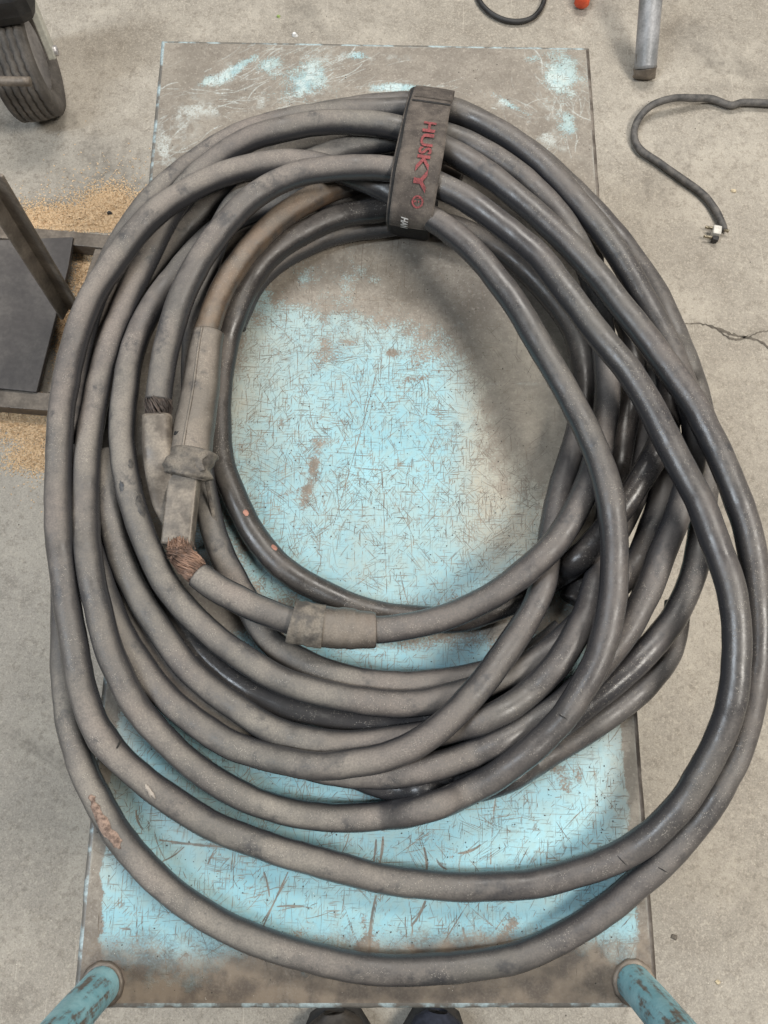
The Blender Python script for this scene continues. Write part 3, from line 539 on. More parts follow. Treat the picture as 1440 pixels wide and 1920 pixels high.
# ------------------------------------------------------------------ the coil of welding cable
CURVES = {}
CURVES['A'] = [-2386,269,845,-2381,396,851,-2372,534,859,-2360,670,868,-2345,799,876,-2326,929,885,-2303,1062,893,-2277,1196,901,-2246,1332,910,-2208,1463,921,-2163,1590,934,-2113,1713,948,-2059,1835,960,-2001,1956,971,-1940,2076,979,-1873,2195,987,-1800,2311,994,-1720,2424,1001,-1632,2532,1008,-1539,2636,1015,-1441,2733,1023,-1335,2822,1031,-1225,2903,1038,-1111,2972,1043,-994,3030,1046,-874,3077,1047,-750,3114,1046,-623,3142,1043,-493,3158,1043,-360,3163,1047,-227,3170,1041,-93,3181,1024,39,3186,1010,171,3180,1002,305,3164,997,436,3135,996,563,3089,996,686,3029,996,806,2958,999,924,2882,1007,1040,2802,1017,1149,2719,1026,1253,2632,1035,1355,2542,1044,1455,2445,1054,1553,2343,1064,1648,2239,1075,1738,2138,1089,1825,2037,1105,1905,1932,1119,1977,1823,1131,2041,1709,1141,2104,1591,1151,2169,1471,1164,2236,1351,1179,2304,1231,1195,2369,1115,1210,2432,1003,1226,2493,895,1241,2556,790,1251,2621,688,1257,2687,587,1258,2751,487,1258,2812,383,1258,2869,277,1258,2921,170,1258,2971,58,1258,3018,-55,1258,3064,-166,1258,3111,-277,1258,3158,-387,1258,3202,-496,1258,3246,-606,1257,3290,-715,1254,3335,-824,1248,3380,-932,1240,3422,-1040,1232,3462,-1146,1223,3497,-1252,1215,3530,-1360,1209,3561,-1471,1206,3588,-1584,1204,3614,-1697,1199,3638,-1811,1191,3657,-1926,1182,3670,-2041,1173,3677,-2158,1164,3678,-2273,1153,3676,-2383,1140,3671,-2490,1126,3662,-2595,1108,3650,-2700,1089,3635,-2805,1067,3617,-2910,1042,3594,-3014,1014,3568,-3118,982,3537,-3222,948,3500,-3325,911,3458,-3427,874,3411,-3529,835,3361,-3630,796,3309,-3728,756,3255,-3825,716,3197,-3919,674,3135,-4008,632,3068,-4093,589,2996,-4174,548,2918,-4251,511,2835,-4324,476,2747,-4390,442,2658,-4448,411,2566,-4501,382,2469,-4550,354,2369,-4595,330,2267,-4636,308,2162,-4675,289,2054,-4710,271,1945,-4741,255,1834,-4768,240,1722,-4791,226,1609,-4809,213,1494,-4824,203,1379,-4833,194,1264,-4839,187,1147,-4842,181,1030,-4842,177,911,-4840,174,790,-4835,173,670,-4827,173,551,-4817,174,432,-4804,174,314,-4788,174,198,-4769,175,83,-4747,178,-32,-4722,184,-145,-4695,192,-256,-4666,200,-366,-4638,208,-474,-4609,216,-583,-4579,224,-691,-4548,232,-800,-4517,240,-909,-4484,248,-1018,-4449,256,-1127,-4412,265,-1236,-4373,274,-1345,-4332,286,-1452,-4290,299,-1558,-4245,313,-1664,-4197,328,-1767,-4144,342,-1868,-4087,357,-1967,-4027,373,-2062,-3966,391,-2156,-3902,414,-2246,-3836,439,-2332,-3770,463,-2416,-3702,487,-2498,-3631,507,-2583,-3555,525,-2667,-3471,541,-2744,-3381,555,-2810,-3287,564,-2867,-3190,568,-2916,-3087,569,-2961,-2979,569,-3003,-2871,570,-3044,-2765,570,-3082,-2656,570,-3117,-2544,570,-3149,-2430,570,-3179,-2313,571,-3210,-2195,571,-3241,-2077,571,-3272,-1959,572,-3301,-1841,575,-3326,-1721,581,-3348,-1602,591,-3366,-1482,605,-3375,-1366,638,-3381,-1253,675,-3399,-1133,678,-3419,-1010,673,-3439,-885,664,-3459,-755,649,-3478,-623,635,-3490,-492,636,-3498,-361,643,-3498,-233,666,-3488,-114,708,-3485,10,733,-3486,140,740,-3488,271,738,-3487,404,736,-3481,539,737,-3471,671,740,-3457,800,745,-3439,928,751,-3416,1055,758,-3387,1183,768,-3352,1312,777,-3310,1439,786,-3260,1566,795,-3204,1691,805,-3144,1813,815,-3079,1932,824,-3012,2050,834,-2943,2165,842,-2872,2278,850,-2798,2389,856,-2717,2498,860,-2630,2602,861,-2536,2700,861,-2439,2791,861,-2337,2876,861,-2233,2956,861,-2125,3032,861,-2015,3102,861,-1900,3166,859,-1780,3224,854,-1655,3276,848,-1526,3322,838,-1394,3365,827,-1257,3402,812,-1121,3430,796,-985,3447,780,-851,3450,766,-716,3432,760,-579,3378,779,-442,3312,797,-310,3267,784,-181,3234,757,-55,3198,730,72,3137,724,198,3058,731,317,2974,741,431,2890,753,541,2803,770,649,2713,792,754,2619,816,855,2523,838,952,2420,859,1044,2310,880,1132,2194,899,1216,2076,914,1298,1958,926,1377,1839,937,1456,1719,947,1533,1597,958,1606,1475,964,1675,1350,967,1739,1225,971,1799,1101,978,1857,977,987,1914,851,997,1973,724,1007,2032,597,1015,2090,473,1019,2145,352,1022,2196,234,1027,2242,119,1036,2286,6,1047,2330,-107,1058,2372,-222,1067,2411,-340,1070,2446,-462,1071,2475,-586,1071,2499,-711,1070,2517,-835,1066,2531,-956,1059,2541,-1076,1049,2547,-1195,1039,2549,-1312,1029,2548,-1430,1019,2543,-1550,1008,2536,-1668,996,2526,-1782,981,2514,-1893,965,2497,-2003,947,2473,-2114,931,2444,-2225,915,2409,-2337,899,2369,-2445,885,2326,-2548,871,2278,-2649,858,2227,-2748,843,2172,-2843,827,2113,-2935,808,2050,-3024,790,1979,-3110,774,1905,-3194,757,1827,-3275,736,1743,-3353,725,1655,-3429,721,1565,-3503,707,1473,-3576,677,1383,-3645,634,1295,-3713,566,1202,-3777,494,1103,-3834,452,997,-3886,439,883,-3929,481,762,-3962,566,645,-3995,593,533,-4030,566,423,-4065,492,310,-4101,370,194,-4130,262,73,-4149,216,-51,-4162,197,-173,-4169,186,-294,-4170,180,-411,-4165,178,-526,-4155,180,-642,-4140,187,-756,-4120,197,-867,-4095,207,-977,-4067,217,-1087,-4034,228,-1199,-3997,239,-1310,-3954,251,-1416,-3907,265,-1517,-3856,282,-1616,-3799,299,-1713,-3736,316,-1807,-3668,332,-1901,-3596,348,-1991,-3521,365,-2078,-3444,381,-2163,-3365,398,-2244,-3282,414,-2324,-3194,430,-2397,-3103,452,-2462,-3010,484,-2522,-2916,509,-2579,-2821,530,-2634,-2722,548,-2685,-2623,564,-2734,-2521,579,-2780,-2416,594,-2822,-2306,608,-2861,-2192,619,-2897,-2075,629,-2930,-1957,636,-2962,-1838,640,-2992,-1719,642,-3021,-1601,642,-3050,-1481,639,-3083,-1357,620,-3120,-1227,581,-3150,-1097,556,-3172,-968,548,-3187,-840,547,-3197,-713,553,-3200,-589,565,-3203,-466,571,-3209,-338,561,-3215,-204,544,-3218,-67,533,-3217,72,527,-3212,210,523,-3205,347,520,-3196,482,519,-3185,616,518,-3170,750,518,-3150,886,518,-3126,1024,518,-3098,1164,518,-3065,1305,518,-3028,1448,518,-2988,1589,519,-2943,1726,525,-2894,1859,536,-2845,1998,540,-2793,2141,541,-2739,2283,544,-2686,2424,547,-2632,2565,551,-2577,2706,555,-2519,2846,558,-2456,2982,564,-2383,3108,580,-2299,3224,604,-2206,3330,631,-2102,3425,660,-1991,3510,688,-1874,3587,715,-1757,3656,737,-1638,3720,756,-1514,3779,770,-1384,3832,778,-1250,3880,781,-1114,3924,782,-979,3961,781,-845,3990,782,-711,4011,781,-576,4026,778,-437,4036,774,-296,4039,769,-156,4032,770,-19,4010,781,114,3983,790,242,3954,792,369,3922,784,492,3872,784,614,3801,795,735,3715,810,854,3625,827,969,3542,840,1080,3463,851,1190,3383,860,1295,3299,869,1399,3210,877,1501,3116,885,1599,3020,892,1694,2921,900,1786,2820,908,1877,2715,917,1965,2608,929,2052,2499,943,2138,2390,956,2222,2282,967,2306,2178,976,2389,2074,983,2469,1968,990,2546,1857,997,2621,1741,1005,2693,1621,1012,2763,1501,1020,2833,1380,1028,2902,1261,1036,2971,1144,1044,3038,1030,1052,3104,920,1061,3169,812,1067,3234,705,1071,3297,598,1073,3359,490,1073,3416,383,1073,3470,275,1073,3521,167,1073,3570,58,1073,3615,-54,1072,3659,-165,1071,3702,-278,1067,3746,-391,1059,3789,-504,1049,3830,-618,1039,3868,-733,1029,3902,-849,1019,3934,-966,1009,3962,-1083,998,3988,-1200,984,4011,-1315,966,4031,-1429,947,4047,-1543,927,4059,-1656,908,4068,-1769,889,4073,-1879,871,4074,-1990,853,4074,-2101,836,4070,-2214,820,4064,-2328,804,4055,-2443,787,4043,-2555,769,4028,-2665,749,4011,-2775,729,3990,-2885,709,3965,-2995,688,3935,-3106,666,3902,-3215,645,3863,-3322,623,3821,-3427,602,3774,-3531,580,3724,-3632,558,3672,-3731,537,3617,-3828,515,3561,-3924,493,3501,-4017,471,3438,-4111,448,3370,-4202,425,3298,-4292,403,3221,-4377,383,3141,-4458,367,3057,-4536,352,2969,-4612,338,2881,-4687,324,2792,-4759,310,2700,-4830,297,2607,-4901,284,2513,-4970,270,2416,-5037,257,2319,-5103,244,2220,-5166,230,2118,-5227,216,2013,-5285,202,1909,-5339,188,1805,-5390,176,1701,-5439,165,1595,-5482,157,1485,-5517,151,1375,-5542,148,1263,-5560,147,1147,-5575,147,1030,-5587,147,913,-5597,147,796,-5606,147,679,-5612,147,562,-5617,147,445,-5618,147,329,-5617,147,213,-5613,147,98,-5606,147,-17,-5597,147,-131,-5584,147,-243,-5568,147,-355,-5550,147,-465,-5529,147,-575,-5506,147,-684,-5480,147,-796,-5452,147,-907,-5420,147,-1015,-5387,147,-1121,-5353,149,-1229,-5316,154,-1337,-5276,162,-1442,-5233,168,-1546,-5184,172,-1648,-5131,173,-1749,-5073,175,-1848,-5012,178,-1944,-4946,184,-2037,-4878,192,-2128,-4807,200,-2217,-4734,208,-2303,-4658,216,-2387,-4579,223,-2467,-4496,231,-2543,-4410,238,-2615,-4322,246,-2684,-4231,253,-2749,-4137,261,-2810,-4043,268,-2868,-3949,274,-2926,-3855,278,-2983,-3760,279,-3036,-3660,278,-3087,-3554,278,-3133,-3443,277,-3177,-3331,273,-3217,-3218,266,-3252,-3105,258,-3281,-2993,254,-3305,-2881,253,-3326,-2766,251,-3346,-2650,246,-3365,-2530,240,-3384,-2407,233,-3400,-2282,229,-3415,-2155,227,-3429,-2027,226,-3442,-1897,226,-3455,-1770,226,-3467,-1644,226,-3479,-1517,225,-3492,-1388,225,-3504,-1257,223,-3518,-1125,219,-3535,-989,208,-3554,-849,190,-3569,-708,181,-3580,-572,180,-3592,-435,176,-3611,-293,157,-3634,-147,132,-3618,-27,189,-3529,39,396,-3499,155,463,-3499,296,461,-3498,437,458,-3494,578,459,-3488,716,462,-3480,854,467,-3471,991,472,-3459,1128,475,-3445,1266,476,-3425,1406,476,-3399,1547,478,-3367,1683,485,-3324,1808,508,-3275,1929,535,-3230,2061,544,-3186,2197,542,-3140,2333,536,-3089,2471,527,-3034,2609,518,-2972,2745,509,-2902,2879,501,-2827,3012,495,-2744,3142,490,-2656,3267,487,-2563,3385,483,-2469,3505,466,-2374,3633,433,-2269,3741,420,-2156,3837,417,-2039,3925,417,-1917,4008,418,-1792,4087,417,-1665,4159,414,-1535,4225,410,-1403,4287,405,-1268,4343,399,-1129,4393,392,-986,4437,384,-842,4472,378,-699,4500,375,-554,4522,374,-409,4537,376,-264,4545,382,-116,4549,389,34,4551,396,184,4551,404,330,4553,415,474,4556,430,612,4555,451,745,4536,472,876,4495,493,1009,4439,511,1145,4377,525,1283,4307,536,1415,4230,546,1540,4144,555,1660,4051,564,1775,3951,572,1885,3846,581,1991,3736,589,2093,3621,597,2190,3502,605,2283,3380,613,2373,3255,620,2461,3129,628,2546,3000,636,2628,2872,643,2709,2744,647,2786,2617,649,2861,2490,650,2932,2363,650,2999,2236,650,3061,2109,650,3121,1980,650,3179,1849,650,3236,1715,650,3290,1581,650,3342,1448,650,3391,1315,651,3438,1185,651,3482,1056,653,3520,925,661,3551,788,680,3579,654,695,3606,522,703,3628,389,708,3650,260,698,3669,139,674,3674,14,660,3666,-114,655,3647,-242,653,3618,-369,651,3581,-493,651,3537,-615,650,3488,-732,650,3437,-848,650,3385,-964,650,3333,-1081,650,3277,-1196,650,3219,-1311,649,3164,-1427,649,3113,-1543,649,3063,-1656,646,3011,-1765,641,2956,-1870,632,2898,-1974,622,2835,-2079,613,2767,-2184,602,2695,-2288,589,2618,-2390,574,2538,-2489,558,2455,-2583,544,2368,-2673,535,2280,-2758,530,2191,-2838,523,2102,-2915,515,2009,-2986,508,1909,-3053,503,1804,-3117,495,1699,-3179,494,1591,-3238,516,1484,-3295,539,1380,-3349,549,1278,-3400,536,1178,-3449,488,1070,-3494,466,954,-3536,488,834,-3573,522,716,-3605,549,602,-3633,549,488,-3656,540,374,-3676,504,260,-3692,450,143,-3701,425,26,-3703,414,-92,-3701,408,-209,-3695,404,-324,-3685,400,-439,-3671,396,-553,-3649,386,-665,-3621,359,-779,-3588,299,-892,-3547,245,-1001,-3498,222,-1110,-3443,208,-1217,-3384,194,-1324,-3319,181,-1429,-3252,169,-1533,-3185,160,-1636,-3118,155,-1738,-3049,154,-1837,-2980,154,-1932,-2906,155,-2026,-2823,154,-2118,-2731,149,-2207,-2636,147,-2293,-2539,147,-2377,-2443,147,-2458,-2346,147,-2536,-2246,147,-2609,-2143,147,-2680,-2037,147,-2745,-1927,147,-2807,-1813,147,-2865,-1695,147,-2918,-1575,147,-2971,-1447,135,-3034,-1308,87,-3084,-1167,58,-3121,-1029,52,-3150,-894,54,-3173,-759,60,-3191,-625,71,-3205,-492,82,-3220,-353,77,-3241,-203,46,-3257,-51,19,-3264,98,13,-3269,250,6,-3271,401,0,-3271,547,-2,-3267,690,-2,-3260,832,0,-3248,975,3,-3232,1122,6,-3209,1270,9,-3182,1416,13,-3150,1559,20,-3111,1698,31,-3060,1824,60,-2990,1929,120,-2925,2050,146,-2861,2185,147,-2792,2317,147,-2717,2448,147,-2638,2577,147,-2555,2704,147,-2469,2831,147,-2380,2957,147,-2289,3083,147,-2198,3207,152,-2104,3311,190,-2009,3411,227,-1910,3520,243,-1802,3623,254,-1684,3719,264,-1561,3805,273,-1434,3881,281,-1304,3946,289,-1171,4002,297,-1037,4048,305,-900,4086,313,-762,4116,320,-624,4138,325,-485,4154,327,-346,4162,326,-206,4156,316,-60,4136,292,86,4097,266,217,4047,250,257,4029,246]
CURVES['B'] = [-1840,-1660,701,-1741,-1732,701,-1634,-1802,700,-1523,-1867,698,-1417,-1922,690,-1313,-1972,679,-1205,-2016,667,-1096,-2055,655,-987,-2091,643,-879,-2122,632,-766,-2148,623,-652,-2168,615,-533,-2184,607,-413,-2197,600,-294,-2208,592,-177,-2215,585,-60,-2218,578,57,-2217,574,175,-2209,571,293,-2196,571,411,-2177,572,531,-2153,576,652,-2123,582,772,-2088,590,887,-2049,602,997,-2005,616,1102,-1956,633,1206,-1901,651,1311,-1840,670,1416,-1773,688,1519,-1703,704,1618,-1629,716,1714,-1552,730,1805,-1471,750,1897,-1380,746,1986,-1283,732,2067,-1183,730,2142,-1078,730,2211,-968,729,2276,-852,729,2337,-731,729,2395,-606,728,2450,-479,728,2500,-349,725,2545,-217,718,2585,-83,709,2620,52,699,2651,187,690,2674,325,683,2691,465,678,2701,608,677,2706,752,677,2707,896,677,2705,1039,676,2700,1183,676,2691,1328,676,2679,1474,676,2663,1620,676,2641,1764,676,2614,1905,676,2582,2043,676,2543,2181,674,2499,2318,670,2449,2455,664,2393,2590,657,2331,2723,649,2261,2855,641,2183,2982,632,2098,3104,624,2010,3219,616,1916,3328,608,1819,3433,600,1718,3534,592,1613,3630,584,1503,3721,577,1384,3806,572,1256,3886,570,1124,3956,569,989,4015,566,851,4058,559,713,4081,550,573,4079,537,430,4053,523,287,4013,518,145,3981,514,5,3959,507,-132,3937,499,-264,3909,494,-395,3872,493,-524,3827,492,-651,3775,492,-780,3718,492,-910,3658,493,-1040,3593,495,-1169,3524,498,-1295,3445,505,-1415,3346,527,-1525,3231,558,-1626,3116,570,-1713,2992,572,-1788,2859,567,-1851,2724,557,-1903,2592,542,-1948,2462,523,-1990,2332,498,-2030,2198,474,-2066,2055,459,-2097,1909,449,-2121,1767,439,-2138,1630,430,-2149,1494,421,-2154,1355,413,-2154,1211,405,-2151,1063,398,-2144,913,390,-2135,765,383,-2122,619,376,-2108,474,370,-2091,330,364,-2072,186,360,-2050,43,359,-2029,-98,353,-2007,-234,343,-1985,-365,331,-1961,-494,321,-1935,-621,314,-1905,-748,309,-1870,-879,307,-1830,-1008,306,-1787,-1133,306,-1740,-1254,306,-1688,-1371,306,-1629,-1485,306,-1560,-1598,306,-1489,-1709,306,-1422,-1820,306,-1363,-1931,306,-1305,-2041,306,-1242,-2148,306,-1167,-2250,307,-1079,-2341,309,-978,-2418,315,-869,-2483,322,-757,-2540,328,-648,-2589,331,-540,-2633,330,-429,-2670,328,-316,-2701,325,-200,-2727,321,-83,-2746,316,33,-2760,311,150,-2769,304,266,-2774,296,383,-2775,286,500,-2772,271,618,-2765,253,735,-2756,233,854,-2743,213,976,-2724,195,1100,-2699,177,1227,-2668,162,1354,-2631,151,1477,-2588,147,1595,-2540,147,1711,-2486,147,1825,-2425,147,1937,-2354,147,2043,-2279,147,2134,-2211,147,2162,-2190,147]
CURVES['C'] = [-1969,1084,676,-1942,1219,676,-1911,1360,676,-1878,1496,676,-1839,1625,676,-1795,1749,676,-1742,1870,676,-1682,1990,677,-1615,2110,677,-1539,2232,678,-1456,2353,677,-1368,2475,673,-1275,2597,664,-1178,2713,652,-1078,2818,640,-973,2914,630,-861,3004,617,-740,3090,601,-613,3173,578,-484,3254,545,-352,3320,528,-219,3371,525,-85,3417,524,49,3470,509,184,3519,490,320,3551,480,457,3559,481,593,3552,481,731,3540,464,867,3507,449,991,3455,446,1066,3419,445]
CURVES['N'] = [761,3230,411,616,3188,433,468,3147,442,327,3101,441,191,3058,436,49,3027,432,-96,3006,428,-237,2985,426,-374,2953,426,-504,2907,427,-630,2849,429,-755,2783,429,-879,2710,428,-1000,2631,427,-1115,2542,424,-1223,2441,422,-1322,2328,421,-1408,2207,421,-1480,2082,420,-1540,1953,418,-1593,1818,418,-1639,1679,417,-1680,1540,409,-1721,1411,375,-1757,1282,333,-1784,1143,307,-1805,1003,288,-1820,866,274,-1829,732,263,-1834,599,253,-1835,467,243,-1832,335,233,-1824,202,220,-1813,68,206,-1796,-67,195,-1770,-203,189,-1735,-340,185,-1689,-473,176,-1636,-603,167,-1576,-730,158,-1510,-854,151,-1440,-975,148,-1363,-1092,148,-1281,-1202,148,-1193,-1304,147,-1098,-1398,147,-998,-1484,147,-891,-1563,147,-781,-1636,147,-667,-1702,147,-551,-1763,147,-432,-1820,147,-311,-1873,148,-187,-1920,149,-60,-1958,152,67,-1989,158,196,-2015,166,323,-2035,174,447,-2052,183,568,-2064,191,687,-2071,200,804,-2073,208,922,-2067,217,1041,-2051,227,1159,-2026,237,1278,-1991,248,1400,-1949,260,1521,-1900,272,1641,-1844,279,1762,-1781,270,1884,-1714,257,2005,-1646,236,2116,-1577,249,2200,-1514,336,2251,-1463,489,2317,-1399,560,2400,-1319,577,2478,-1235,605,2556,-1145,630,2635,-1050,655,2710,-954,689,2782,-856,720,2851,-753,743,2920,-648,758,2988,-540,766,3062,-426,768,3141,-303,759,3225,-167,724,3313,-12,658,3399,157,570,3469,329,491,3512,493,448,3532,653,423,3561,846,333,3633,1105,114,3663,1336,-50,3595,1468,-23,3531,1592,2,3497,1674,4]
CURVES['O'] = [-1725,1566,147,-1684,1699,147,-1635,1851,147,-1578,2007,147,-1511,2149,147,-1429,2271,147,-1332,2377,147,-1222,2476,147,-1100,2570,147,-972,2653,147,-844,2724,147,-712,2787,147,-575,2844,147,-433,2892,147,-286,2929,147,-135,2957,148,14,2978,151,160,2998,157,306,3019,168,448,3033,182,589,3036,197,730,3018,220,867,2986,240,997,2947,248,1124,2897,250,1248,2835,251,1370,2764,252,1491,2684,252,1609,2595,253,1722,2501,253,1831,2400,253,1935,2295,253,2034,2185,253,2127,2070,253,2213,1953,253,2293,1832,256,2366,1705,261,2430,1572,268,2481,1434,277,2518,1287,286,2541,1133,296,2551,979,305,2549,831,315,2538,686,324,2517,544,333,2486,401,342,2447,258,352,2404,115,362,2360,-28,372,2313,-171,381,2266,-313,391,2220,-452,399,2175,-589,408,2134,-723,417,2098,-853,426,2066,-980,432,2039,-1107,436,2014,-1232,436,1988,-1355,427,1954,-1485,458,1914,-1619,517,1871,-1740,533,1822,-1853,529,1766,-1964,525,1703,-2073,536,1634,-2180,558,1563,-2283,582,1488,-2385,609,1410,-2485,636,1331,-2583,663,1253,-2678,686,1175,-2770,704,1097,-2859,720,1018,-2943,732,937,-3022,742,852,-3097,747,765,-3170,748,676,-3239,744,585,-3306,737,493,-3366,727,396,-3420,712,296,-3465,693,197,-3502,678,97,-3533,667,-9,-3558,660,-117,-3576,659,-230,-3589,661,-347,-3599,660,-464,-3602,657,-579,-3599,649,-696,-3591,631,-815,-3578,592,-937,-3561,538,-1061,-3538,499,-1184,-3508,475,-1303,-3473,455,-1418,-3432,439,-1529,-3381,422,-1635,-3322,405,-1738,-3259,391,-1841,-3193,380,-1943,-3124,376,-2041,-3052,373,-2134,-2976,368,-2223,-2895,359,-2308,-2812,350,-2389,-2724,347,-2465,-2633,346,-2539,-2539,348,-2609,-2441,352,-2674,-2340,357,-2736,-2236,363,-2792,-2130,368,-2845,-2021,372,-2895,-1910,375,-2944,-1798,377,-2991,-1684,377,-3038,-1567,376,-3086,-1447,367,-3142,-1318,332,-3193,-1185,301,-3234,-1053,293,-3269,-925,291,-3297,-798,295,-3320,-671,305,-3337,-542,317,-3352,-407,319,-3369,-263,299,-3387,-111,254,-3393,37,237,-3397,178,234,-3403,319,227,-3402,457,224,-3396,596,225,-3386,737,229,-3372,879,234,-3353,1021,241,-3330,1166,246,-3302,1311,252,-3269,1456,258,-3233,1598,265,-3190,1731,283,-3135,1847,324,-3082,1969,351,-3033,2103,354,-2980,2237,352,-2923,2371,349,-2863,2504,343,-2799,2636,337,-2732,2766,329,-2660,2896,320,-2585,3025,309,-2510,3155,294,-2432,3289,271,-2361,3454,212,-2278,3608,166,-2183,3737,153,-2079,3858,148,-1969,3971,147,-1853,4076,147,-1732,4173,147,-1606,4264,147,-1477,4347,147,-1347,4424,147,-1214,4495,147,-1079,4558,147,-944,4612,149,-807,4656,155,-665,4696,162,-523,4729,170,-379,4758,177,-231,4783,185,-80,4802,196,72,4813,206,224,4819,216,374,4818,226,518,4811,236,659,4796,246,799,4769,255,939,4728,264,1079,4674,273,1216,4608,281,1350,4531,288,1483,4445,296,1613,4353,303,1738,4259,310,1857,4161,317,1974,4059,323,2088,3955,327,2196,3852,326,2300,3748,323,2402,3643,318,2501,3536,312,2597,3427,308,2690,3314,306,2780,3200,306,2867,3084,305,2951,2967,304,3035,2849,301,3117,2730,297,3198,2610,290,3277,2492,281,3356,2374,268,3435,2255,251,3511,2136,232,3579,2012,216,3636,1882,206,3681,1741,209,3718,1596,221,3753,1452,231,3772,1292,276,3774,1116,360,3800,972,381,3877,880,278,3936,767,206,3967,628,191,3988,484,186,3999,338,187,4004,192,192,4001,48,199,3992,-91,207,3977,-228,215,3958,-362,224,3935,-495,232,3908,-627,241,3880,-759,250,3850,-890,259,3817,-1020,268,3782,-1149,277,3743,-1279,286,3700,-1408,296,3652,-1535,306,3596,-1659,316,3535,-1781,326,3465,-1899,336,3389,-2013,345,3306,-2121,357,3220,-2222,371,3130,-2315,386,3040,-2404,398,2951,-2488,401,2863,-2569,395,2771,-2648,387,2675,-2726,379,2576,-2803,370,2476,-2881,357,2378,-2958,340,2280,-3035,325,2180,-3111,315,2077,-3182,311,1972,-3249,309,1866,-3314,306,1758,-3377,313,1645,-3438,355,1534,-3493,390,1428,-3536,334,1323,-3573,212,1206,-3610,175,1085,-3643,182,976,-3668,184,863,-3683,187,737,-3701,254,615,-3707,222,497,-3708,193,375,-3706,181,251,-3701,164,126,-3690,151,-1,-3675,147,-126,-3655,148,-251,-3633,150,-373,-3608,153,-482,-3582,153,-546,-3567,151]
CURVES['L'] = [605,3458,221,478,3418,238,334,3376,255,179,3341,264,26,3321,265,-125,3314,260,-277,3311,254,-428,3301,261,-577,3278,287,-722,3245,328,-865,3215,358,-1007,3192,369,-1146,3169,370,-1284,3150,355,-1421,3134,324,-1551,3097,307,-1675,3039,303,-1791,2965,305,-1899,2876,314,-1998,2774,328,-2089,2660,347,-2172,2536,371,-2247,2404,401,-2318,2269,429,-2387,2139,451,-2455,2010,470,-2521,1882,490,-2583,1753,508,-2639,1622,523,-2690,1486,535,-2735,1347,546,-2775,1204,557,-2808,1062,565,-2833,924,569,-2851,787,572,-2860,651,578,-2863,515,586,-2864,378,593,-2862,242,596,-2858,106,596,-2848,-27,596,-2831,-159,596,-2808,-289,596,-2779,-419,596,-2745,-549,596,-2708,-678,594,-2667,-805,589,-2622,-930,581,-2574,-1054,574,-2521,-1178,571,-2466,-1300,569,-2409,-1419,565,-2351,-1534,557,-2288,-1645,548,-2218,-1749,540,-2144,-1849,532,-2063,-1945,525,-1978,-2036,520,-1888,-2122,518,-1795,-2203,517,-1703,-2278,515,-1610,-2349,510,-1517,-2415,501,-1423,-2479,495,-1324,-2543,492,-1224,-2606,492,-1123,-2667,492,-1016,-2723,491,-908,-2769,491,-798,-2808,491,-684,-2844,492,-568,-2875,493,-452,-2903,495,-334,-2926,499,-217,-2945,501,-99,-2961,501,20,-2973,498,140,-2982,492,260,-2988,484,378,-2988,476,497,-2981,468,617,-2965,459,734,-2941,451,851,-2912,443,967,-2879,435,1084,-2843,426,1201,-2802,417,1318,-2758,410,1434,-2710,405,1546,-2659,402,1654,-2604,397,1761,-2544,395,1865,-2479,393,1967,-2407,392,2066,-2329,391,2163,-2247,389,2265,-2159,369,2372,-2064,329,2474,-1972,314,2568,-1883,329,2649,-1803,386,2728,-1723,438,2819,-1631,427,2916,-1533,388,2998,-1431,372,3066,-1319,365,3126,-1201,361,3182,-1079,356,3236,-955,349,3287,-829,341,3336,-697,331,3380,-562,320,3420,-422,308,3452,-281,298,3480,-137,286,3500,8,272,3517,157,249,3532,314,212,3535,474,178,3519,626,161,3492,780,131,3465,945,80,3460,1125,-19,3465,1191,-73]
CURVES['J'] = [-3063,-168,298,-3044,-306,325,-3019,-457,360,-3002,-600,366,-2985,-737,364,-2961,-873,368,-2932,-1006,370,-2898,-1136,370,-2853,-1265,380,-2803,-1392,389,-2751,-1512,385,-2694,-1627,384,-2632,-1737,385,-2565,-1845,387,-2497,-1947,388,-2425,-2047,390,-2351,-2147,391,-2276,-2248,391,-2199,-2350,389,-2121,-2452,386,-2041,-2549,382,-1957,-2640,379,-1869,-2726,378,-1779,-2805,377,-1686,-2878,378,-1591,-2945,380,-1491,-3009,382,-1388,-3071,386,-1285,-3130,392,-1179,-3188,399,-1069,-3242,405,-958,-3287,407,-841,-3324,417,-720,-3351,450,-600,-3372,470,-483,-3387,462,-367,-3397,433,-252,-3400,403,-135,-3398,394,-18,-3391,393,100,-3380,395,218,-3365,400,335,-3348,406,453,-3329,414,571,-3309,421,689,-3287,430,806,-3262,441,922,-3234,456,1033,-3201,501,1137,-3164,577,1242,-3121,616,1347,-3073,623,1451,-3017,608,1555,-2954,578,1653,-2885,557,1741,-2811,565,1820,-2734,590,1897,-2651,612,1973,-2562,629,2047,-2466,640,2120,-2365,647,2188,-2260,649,2254,-2153,639,2319,-2037,607,2378,-1919,569,2424,-1803,555,2468,-1686,540,2535,-1553,444,2595,-1433,402,2648,-1320,402,2705,-1206,401,2769,-1092,398,2839,-976,390,2910,-856,378,2980,-731,362,3062,-588,296,3158,-420,170,3198,-281,159,3237,-138,137,3276,11,100,3315,167,54,3353,331,-2,3379,497,-54,3395,665,-109,3399,838,-166,3393,1021,-231,3364,1196,-265,3311,1326,-213,3291,1359,-183]
